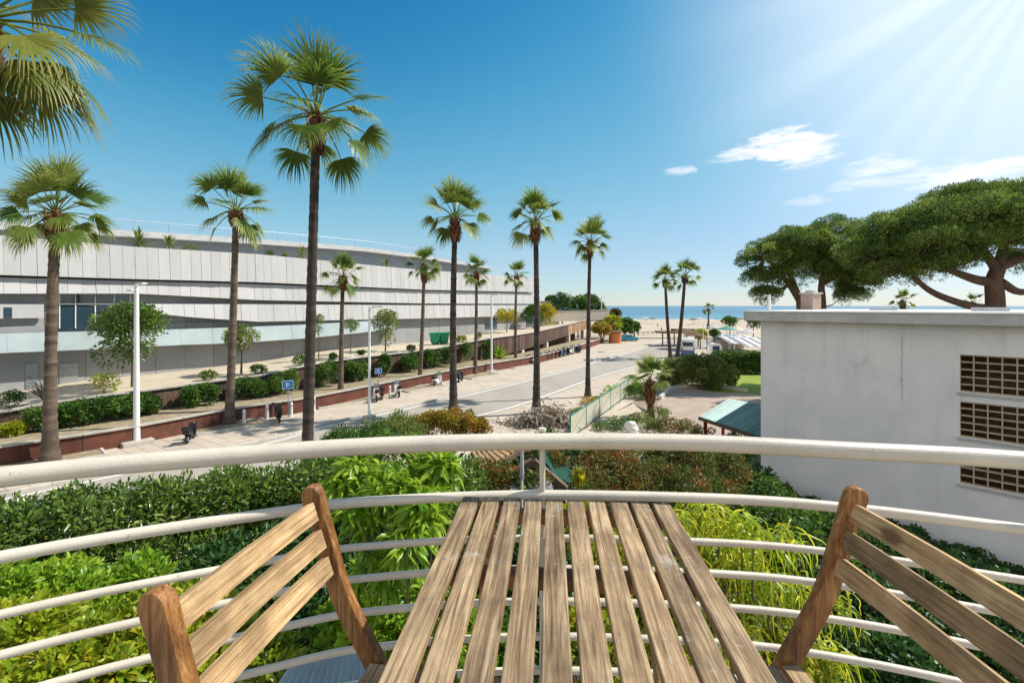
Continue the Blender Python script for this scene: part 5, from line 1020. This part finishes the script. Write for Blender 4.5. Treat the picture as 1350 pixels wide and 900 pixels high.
# lime streamers: weeping plant
t = thing('weeping_vine', 'lime yellow weeping vine with hanging strands left of the right chair', 'vine', (*Q(985, 403, 6.3)[:2], 0)); V, Fc, Rn = [], [], []; stm = MB()
anch = [(900, 680), (925, 672), (950, 690), (975, 700), (1000, 705), (1030, 712), (915, 740), (960, 750), (1010, 765), (1050, 780), (935, 800), (990, 820), (1060, 850), (1090, 870), (1020, 850), (900, 850), (1100, 800)]
for px, py in anch:
    o_ = np.array(Q(px + random.uniform(-12, 12), py + random.uniform(-8, 8), random.uniform(5.9, 6.9))); root = np.array([*Q(985, 403, 6.5)[:2], .2])
    stm.tube([root, (root + o_) / 2 + np.array([0, 0, .5]), o_], [.03, .02, .01], 5)
    for k in range(52):
        az = random.uniform(0, 6.28); el = random.uniform(.1, 1.2); d = np.array([math.cos(az) * math.cos(el), math.sin(az) * math.cos(el), math.sin(el)]); p = o_ + rs.normal(0, .09, 3); L = random.uniform(.3, .85); w = random.uniform(.016, .042); b = len(V); side = nrm(np.cross(d, [0, 0, 1.]) + rs.normal(0, .3, 3)); K = 9; rv = random.random()
        for i in range(K + 1):
            tt_ = i / K; ww = w * (1 - .75 * tt_); V += [p - side * ww / 2, p + side * ww / 2]; d = nrm(d + np.array([0, 0, -.42]) + rs.normal(0, .16, 3)); p = p + d * L / K
        for i in range(K): Fc.append((b + 2 * i, b + 2 * i + 1, b + 2 * i + 3, b + 2 * i + 2)); Rn.append(.2 + .8 * rv)
mesh_np('hanging_leaves', np.array(V), np.array(Fc), m_vine, t, Rn); stm.build('stem', m_twig, t)
pl('lime leafy bush among the weeping vines', [(915, 700, 6.8, .3, .3), (960, 730, 6.9, .35, .35), (1010, 800, 6.6, .4, .35), (940, 850, 6.2, .4, .4), (1050, 880, 6.2, .4, .4)], 3200, .15, .04, m_lime, oval=True, up=-.3, droop=.4)
# canvas awning below the balcony
t = thing('ground_floor_awning', 'blue grey striped canvas awning below the left chair', 'awning', (*Q(420, 403, 4.4)[:2], 0)); a, b_, c, d = [np.array(Q(*p)) for p in ((386, 872, 4.5), (500, 860, 4.5), (500, 1010, 3.3), (330, 960, 3.3))]; mb = MB()
for i in range(14): u0, u1 = i / 14, (i + .94) / 14; mb.r = random.random(); mb.add([a + (b_ - a) * u0, a + (b_ - a) * u1, d + (c - d) * u1, d + (c - d) * u0], [(0, 1, 2, 3)])
o = mb.build('canvas', m_bluegrey, t); o.modifiers.new('s', 'SOLIDIFY').thickness = .02
mb = MB()
for p in (a, b_): mb.tube([(p[0], p[1], 0), p - np.array([0, 0, .03])], .03, 6)
mb.beam(a - np.array([0, 0, .04]), b_ - np.array([0, 0, .04]), .04, .04); mb.build('frame', m_steel, t)

# ================================================================ BALCONY
fz = H - 1.30
rc = [(-2.6, -.6), (-2.15, .1), (-1.68, .70), (-1.156, 1.096), (-.733, 1.251), (-.367, 1.345), (.054, 1.386), (.484, 1.376), (.892, 1.300), (1.281, 1.214), (1.85, .98), (2.4, .55), (2.75, -.1), (2.9, -.7)]
bc = [(-2.6, -.62), (-2.12, .05), (-1.62, .66), (-1.107, 1.055), (-.60, 1.29), (-.37, 1.357), (.055, 1.400), (.59, 1.373), (.90, 1.311), (1.247, 1.185), (1.82, .95), (2.36, .53), (2.72, -.1), (2.87, -.7)]
rcs = [p[:2] for p in spline([(*p, 0) for p in rc], 7)]; bcs = [p[:2] for p in spline([(*p, 0) for p in bc], 7)]
br_ = thing('balcony_railing', 'curved cream painted tubular balcony railing with horizontal bars', 'railing', (.085, 1.4, fz))
mb = MB(); mb.tube([(*p, H - .387) for p in rcs], .0232, 20); mb.build('handrail', m_rail, br_, smooth=True)
for dr, r in ((.545, .0138), (.669, .0100), (.757, .0100), (.851, .0100), (.952, .0100), (1.05, .0100), (1.15, .0100)): mb = MB(); mb.tube([(*p, H - dr) for p in bcs], r, 14); mb.build('bar', m_rail, br_, smooth=True)
bL = Line(bcs)
for s_ in (bL.spx(715), .6, bL.s[-1] - .6, bL.spx(715) - 1.95, bL.spx(715) + 2.1):
    c = bL.at(s_); n_ = bL.tan(s_); nn = np.array([-n_[1], n_[0]]); c2_ = c + nn * .0; mb = MB(); mb.tube([(*c2_, fz), (*c2_, H - .387 + .02)], .0085, 10); mb.tube([(*c2_, H - .36), (*c2_, H - .352)], .011, 10); mb.build('post', m_rail, br_, smooth=True)
V = [(*p, fz) for p in bcs]; cen = [(2.9, -1.6, fz), (-2.6, -1.6, fz)]
out_ = Line(offset(bcs, .12)); V = [(*p, fz) for p in out_.p] + cen; n = len(V); V2 = [(v[0], v[1], fz - .2) for v in V]
o = mesh_np('balcony_floor', V + V2, [tuple(range(n))[::-1], tuple(range(n, 2 * n))] + [(i, (i + 1) % n, n + (i + 1) % n, n + i) for i in range(n)], m_coping); tag(o, kind='structure')

# ---- table
ty = -R(4.6); tb = thing('wooden_table', 'weathered slatted wooden folding table on the balcony', 'table', (.1465 - .40 * math.sin(R(4.6)), 1.349 - .40 * math.cos(R(4.6)), fz), None, ty)
zt = 1.30 - .5375; mb = MB(); tx_ = [-.2625 + i * .0583 for i in range(10)]
for i, x in enumerate(tx_):
    mb.r = random.random(); l = .8 + random.uniform(-.004, .004); mb.box((x + random.uniform(-.001, .001), 0, zt - .009), (.0465, l, .018))
mb.build('tabletop', m_table, tb, local=True, bevel=.0028)
for y in (.36, .06, -.30): mb = MB(); mb.r = random.random(); mb.box((0, y, zt - .032), (.54, .045, .026)); mb.build('cross_beam', m_red, tb, local=True, bevel=.002)
for x in (-.235, .235): mb = MB(); mb.r = random.random(); mb.box((x, 0, zt - .06), (.022, .74, .03)); mb.build('side_rail', m_tan, tb, local=True, bevel=.002)
for sx_ in (-1, 1):
    for a, b_ in (((-.34), (.34)), ((.34), (-.34))):
        mb = MB(); xx = sx_ * (.20 if a < 0 else .175); mb.r = random.random(); mb.beam((xx, a, .0), (xx, b_, zt - .05), .022, .045); mb.build('leg', m_tan, tb, local=True, bevel=.003)
mb = MB()
for i, x in enumerate(tx_):
    for y in (.36, .06, -.30): mb.lathe((x, y, zt - .0002), [(.0035, 0), (.003, .001)], 8)
mb.build('screw', m_brass, tb, local=True)
# ---- chairs
def chair(label, loc, rz, mslat, hw=.225):
    t = thing('folding_chair', label, 'chair', loc, None, rz); B = lambda m, n, mat, p=t, **k: m.build(n, mat, p, local=True, **k)
    prof = spline([(-.140, .826, 0), (-.108, .725, 0), (-.062, .58, 0), (.026, .42, 0), (.13, .22, 0), (.23, .0, 0)], 6); wid = .047
    for y in (-hw, hw):
        L_, R__ = [], []
        for i, p in enumerate(prof):
            d = nrm(prof[min(i + 1, len(prof) - 1)] - prof[max(i - 1, 0)]); n_ = np.array([-d[1], d[0]]); w = wid * (1.0 if i > 2 else 1.08)
            L_.append(p[:2] + n_ * w / 2); R__.append(p[:2] - n_ * w / 2)
        d0 = nrm(prof[0] - prof[1])[:2]; n0 = np.array([-d0[1], d0[0]]); capp = [prof[0][:2] + (n0 * math.cos(a) * -1 + d0 * math.sin(a)) * wid / 2 * 1.08 for a in np.linspace(.35, math.pi - .35, 7)]
        # order: up the right side, over the rounded top, down the left side
        poly = list(R__[::-1]); e = poly[-1]; cp_ = capp if np.linalg.norm(capp[0] - e) < np.linalg.norm(capp[-1] - e) else capp[::-1]; poly += cp_ + L_
        m = MB(); m.r = random.random(); m.extr([(p[0], p[1]) for p in poly], (1, 0, 0), (0, 0, 1), (0, y - .0155, 0), (0, .031, 0)); B(m, 'back_post', m_red, bevel=.005)
        m = MB(); m.r = random.random(); ye = y * .84; m.beam((.30, ye, .40), (-.16, ye, 0), .022, .04); B(m, 'leg', m_red, bevel=.003)
        m = MB(); rm = Matrix.Rotation(R(90), 3, 'X'); m.lathe((.03, y - .02 * (1 if y > 0 else -1), .415), [(.011, -.02), (.011, .02)], 12, rm); B(m, 'bolt', m_brass)
    m = MB()
    for i, zc in enumerate((.791, .726, .661)):
        xx = float(np.interp(zc, [p[1] for p in prof][::-1], [p[0] for p in prof][::-1])); m.r = random.random(); sl = Matrix.Rotation(R(-18), 3, 'Y')
        npan = 6
        for k in range(npan):
            ws = hw - .015; ya, yb = -ws + 2 * ws * k / npan, -ws + 2 * ws * (k + 1) / npan; f = lambda y_: -.004 * (1 - (y_ / .21) ** 2)
            P_ = []
            for (yy) in (ya, yb):
                for (hx, hz) in ((-.009, -.0228), (.009, -.0228), (.009, .0228), (-.009, .0228)):
                    v = sl @ Vector((hx, 0, hz)); P_.append((xx + v.x + f(yy), yy, zc + v.z))
            fs = [(0, 1, 5, 4), (1, 2, 6, 5), (2, 3, 7, 6), (3, 0, 4, 7)]
            if k == 0: fs.append((3, 2, 1, 0))
            if k == npan - 1: fs.append((4, 5, 6, 7))
            m.add(P_, fs)
    o = B(m, 'backrest', mslat)
    m = MB()
    for i in range(6): m.r = random.random(); m.box((.045 + i * .057, 0, .432), (.046, .40, .018))
    B(m, 'seat', m_table, bevel=.003)
    for y in (-.165, .165): m = MB(); m.box((.18, y, .41), (.34, .02, .026)); B(m, 'seat_rail', m_tan)
    return t
chair('folding wooden chair on the left with sunlit tan slats', (-.393, .976, fz), -R(8.2), m_tan)
chair('folding wooden chair on the right with darker shaded slats', (.713, .962, fz), R(180), m_tan, .245)

# ================================================================ SKY, SUN, CAMERA
sun_dir = Vector((.93, .22, 0)).normalized(); EL = R(48); sv = Vector((sun_dir.x * math.cos(EL), sun_dir.y * math.cos(EL), math.sin(EL)))
sl = bpy.data.lights.new('sun', 'SUN'); sl.energy = 4.9; sl.angle = R(.5); sl.color = (1, .95, .86); so_ = bpy.data.objects.new('sun', sl); COL.objects.link(so_); so_.rotation_euler = sv.to_track_quat('Z', 'Y').to_euler(); so_.location = (0, 0, 60)
w = bpy.data.worlds.new('World'); S.world = w; w.use_nodes = True; nt = w.node_tree; bg = nt.nodes['Background']
sky = nt.nodes.new('ShaderNodeTexSky'); sky.sky_type = 'NISHITA'; sky.sun_disc = False; sky.sun_elevation = EL; sky.sun_rotation = math.atan2(sun_dir.x, sun_dir.y); sky.air_density = 1.0; sky.dust_density = .05; sky.ozone_density = 1.6; sky.altitude = 0
CR = [(0, 0), (.10, .008), (.125, .022), (.18, .080), (.25, .145), (.38, .235), (.65, .34), (1, .5)]; CG = [(0, 0), (.187, .13), (.26, .225), (.4, .33), (.65, .42), (1, .55)]; CB = [(0, 0), (.34, .29), (.45, .385), (.6, .46), (1, .66)]
hs = nt.nodes.new('ShaderNodeHueSaturation'); hs.inputs['Saturation'].default_value = 1.0; dn = N(nt, 'ShaderNodeVectorMath', operation='SCALE'); dn.inputs['Scale'].default_value = .1; nt.links.new(sky.outputs[0], dn.inputs[0])
crv = nt.nodes.new('ShaderNodeRGBCurve'); cm_ = crv.mapping
for ci, pts in enumerate((CR, CG, CB)):
    c_ = cm_.curves[ci]; c_.points[0].location = pts[0]; c_.points[-1].location = pts[-1]
    for p_ in pts[1:-1]: c_.points.new(*p_)
cm_.update(); nt.links.new(dn.outputs[0], crv.inputs['Color']); up_ = N(nt, 'ShaderNodeVectorMath', operation='SCALE'); up_.inputs['Scale'].default_value = 10.; nt.links.new(crv.outputs[0], up_.inputs[0]); nt.links.new(up_.outputs[0], hs.inputs['Color'])
tc = nt.nodes.new('ShaderNodeTexCoord'); cur = hs.outputs[0]
nz = N(nt, 'ShaderNodeTexNoise', Scale=13., Detail=9., Roughness=.62, Distortion=.4); mpz = nt.nodes.new('ShaderNodeMapping'); mpz.inputs['Scale'].default_value = (1.0, 1.0, 4.5); nt.links.new(tc.outputs['Generated'], mpz.inputs[0]); nt.links.new(mpz.outputs[0], nz.inputs['Vector'])
def cloud(cur, px, py, rx, rz, dens, thr, colr=(6.2, 6.3, 6.5)):
    d = Vector(((px - CX) / F, 1, -(py - HY) / F)).normalized(); az = math.atan2(d.x, d.y)
    mp = nt.nodes.new('ShaderNodeMapping'); mp.vector_type = 'POINT'
    sb = N(nt, 'ShaderNodeVectorMath', operation='SUBTRACT'); nt.links.new(tc.outputs['Generated'], sb.inputs[0]); sb.inputs[1].default_value = d
    ro = nt.nodes.new('ShaderNodeVectorRotate'); ro.rotation_type = 'Z_AXIS'; ro.inputs['Angle'].default_value = az; nt.links.new(sb.outputs[0], ro.inputs['Vector'])
    sc = N(nt, 'ShaderNodeVectorMath', operation='DIVIDE'); nt.links.new(ro.outputs[0], sc.inputs[0]); sc.inputs[1].default_value = (rx, .5, rz)
    ln = N(nt, 'ShaderNodeVectorMath', operation='LENGTH'); nt.links.new(sc.outputs[0], ln.inputs[0])
    mr = nt.nodes.new('ShaderNodeMapRange'); mr.interpolation_type = 'SMOOTHSTEP'; mr.inputs[1].default_value = 1.; mr.inputs[2].default_value = .15; mr.inputs[3].default_value = 0; mr.inputs[4].default_value = .33; nt.links.new(ln.outputs['Value'], mr.inputs[0])
    ad = N(nt, 'ShaderNodeMath', operation='ADD'); nt.links.new(mr.outputs[0], ad.inputs[0]); nt.links.new(nz.outputs[0], ad.inputs[1])
    m2 = nt.nodes.new('ShaderNodeMapRange'); m2.inputs[1].default_value = thr; m2.inputs[2].default_value = thr + .22; m2.inputs[3].default_value = 0; m2.inputs[4].default_value = dens; nt.links.new(ad.outputs[0], m2.inputs[0])
    gt = N(nt, 'ShaderNodeMath', operation='MULTIPLY'); cl = nt.nodes.new('ShaderNodeMapRange'); cl.inputs[1].default_value = 0; cl.inputs[2].default_value = .08; nt.links.new(mr.outputs[0], cl.inputs[0]); nt.links.new(m2.outputs[0], gt.inputs[0]); nt.links.new(cl.outputs[0], gt.inputs[1])
    mx = N(nt, 'ShaderNodeMix', data_type='RGBA'); nt.links.new(gt.outputs[0], mx.inputs[0]); nt.links.new(cur, mx.inputs[6]); mx.inputs[7].default_value = (*colr, 1); return mx.outputs[2]
cur = cloud(cur, 1035, 195, .135, .044, 1., .61); cur = cloud(cur, 980, 204, .10, .022, .9, .62)
cur = cloud(cur, 1165, 218, .07, .026, .7, .64); cur = cloud(cur, 1285, 226, .13, .030, .8, .63); cur = cloud(cur, 898, 226, .05, .016, .6, .64); cur = cloud(cur, 1140, 243, .12, .02, .5, .68); cur = cloud(cur, 1060, 264, .06, .016, .4, .66); cur = cloud(cur, 1330, 250, .1, .03, .5, .66)
def glow_rays(cur, px, py, r, dens, power):  # bright glow with radiating light shafts, painted into the sky colour
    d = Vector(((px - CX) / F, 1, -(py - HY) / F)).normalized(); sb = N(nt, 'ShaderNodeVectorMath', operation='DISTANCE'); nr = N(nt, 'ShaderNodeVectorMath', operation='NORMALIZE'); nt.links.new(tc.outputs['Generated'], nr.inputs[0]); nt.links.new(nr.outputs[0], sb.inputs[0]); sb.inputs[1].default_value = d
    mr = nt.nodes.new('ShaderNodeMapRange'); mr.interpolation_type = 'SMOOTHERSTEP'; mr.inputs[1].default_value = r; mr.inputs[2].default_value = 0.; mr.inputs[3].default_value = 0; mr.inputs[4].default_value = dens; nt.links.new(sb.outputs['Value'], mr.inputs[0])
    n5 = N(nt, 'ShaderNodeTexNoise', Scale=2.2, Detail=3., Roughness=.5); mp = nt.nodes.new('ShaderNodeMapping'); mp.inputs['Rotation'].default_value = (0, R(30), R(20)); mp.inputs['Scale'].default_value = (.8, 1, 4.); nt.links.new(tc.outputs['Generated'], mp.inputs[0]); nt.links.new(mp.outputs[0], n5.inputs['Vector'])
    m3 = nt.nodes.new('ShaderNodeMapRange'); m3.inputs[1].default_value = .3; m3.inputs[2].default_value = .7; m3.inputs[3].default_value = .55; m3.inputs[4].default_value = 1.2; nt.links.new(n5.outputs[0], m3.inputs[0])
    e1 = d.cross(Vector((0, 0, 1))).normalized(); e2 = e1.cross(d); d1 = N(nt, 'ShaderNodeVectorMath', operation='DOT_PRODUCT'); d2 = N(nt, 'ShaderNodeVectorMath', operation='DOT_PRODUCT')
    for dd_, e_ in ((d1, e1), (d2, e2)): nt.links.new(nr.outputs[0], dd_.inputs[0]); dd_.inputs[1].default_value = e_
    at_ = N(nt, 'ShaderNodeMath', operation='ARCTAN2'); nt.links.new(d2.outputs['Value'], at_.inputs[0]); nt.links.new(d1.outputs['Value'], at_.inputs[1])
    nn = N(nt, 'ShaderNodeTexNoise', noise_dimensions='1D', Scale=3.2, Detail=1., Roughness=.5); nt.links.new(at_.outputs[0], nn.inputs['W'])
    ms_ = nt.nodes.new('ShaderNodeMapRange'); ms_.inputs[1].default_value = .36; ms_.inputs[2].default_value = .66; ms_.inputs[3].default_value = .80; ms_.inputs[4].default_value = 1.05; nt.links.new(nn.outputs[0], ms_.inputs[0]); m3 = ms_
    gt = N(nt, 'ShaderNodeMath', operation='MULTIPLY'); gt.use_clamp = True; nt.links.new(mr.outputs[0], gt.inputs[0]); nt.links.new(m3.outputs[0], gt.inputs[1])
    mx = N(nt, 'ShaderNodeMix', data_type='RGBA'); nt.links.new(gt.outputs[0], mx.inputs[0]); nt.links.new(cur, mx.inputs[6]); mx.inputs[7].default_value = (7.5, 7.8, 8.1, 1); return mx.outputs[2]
cur = glow_rays(cur, 1420, -110, .64, .66, 1)
nb = N(nt, 'ShaderNodeVectorMath', operation='DISTANCE'); nt.links.new(tc.outputs['Generated'], nb.inputs[0]); nb.inputs[1].default_value = Vector((-.45, -.75, .48)).normalized()   # unseen bright patch added to the sky behind the viewer, fills shaded faces
mb_ = nt.nodes.new('ShaderNodeMapRange'); mb_.interpolation_type = 'SMOOTHSTEP'; mb_.inputs[1].default_value = 1.15; mb_.inputs[2].default_value = .3; mb_.inputs[3].default_value = 0; mb_.inputs[4].default_value = .85; nt.links.new(nb.outputs['Value'], mb_.inputs[0])
mxb = N(nt, 'ShaderNodeMix', data_type='RGBA'); nt.links.new(mb_.outputs[0], mxb.inputs[0]); nt.links.new(cur, mxb.inputs[6]); mxb.inputs[7].default_value = (7.2, 6.9, 6.6, 1); cur = mxb.outputs[2]
nt.links.new(cur, bg.inputs['Color']); bg.inputs['Strength'].default_value = .126
cam = bpy.data.cameras.new('camera'); co = bpy.data.objects.new('camera', cam); COL.objects.link(co); co.location = (0, 0, H); co.rotation_euler = (R(90), 0, 0)
cam.sensor_width = 36; cam.lens = 36 * F / 1350; cam.shift_y = -47 / 1350; cam.clip_start = .02; cam.clip_end = 60000; S.camera = co
S.view_settings.view_transform = 'Standard'; S.view_settings.look = 'None'; S.view_settings.gamma = 1; S.view_settings.exposure = .42
S.render.engine = 'CYCLES'; S.cycles.max_bounces = 6; S.cycles.transparent_max_bounces = 4
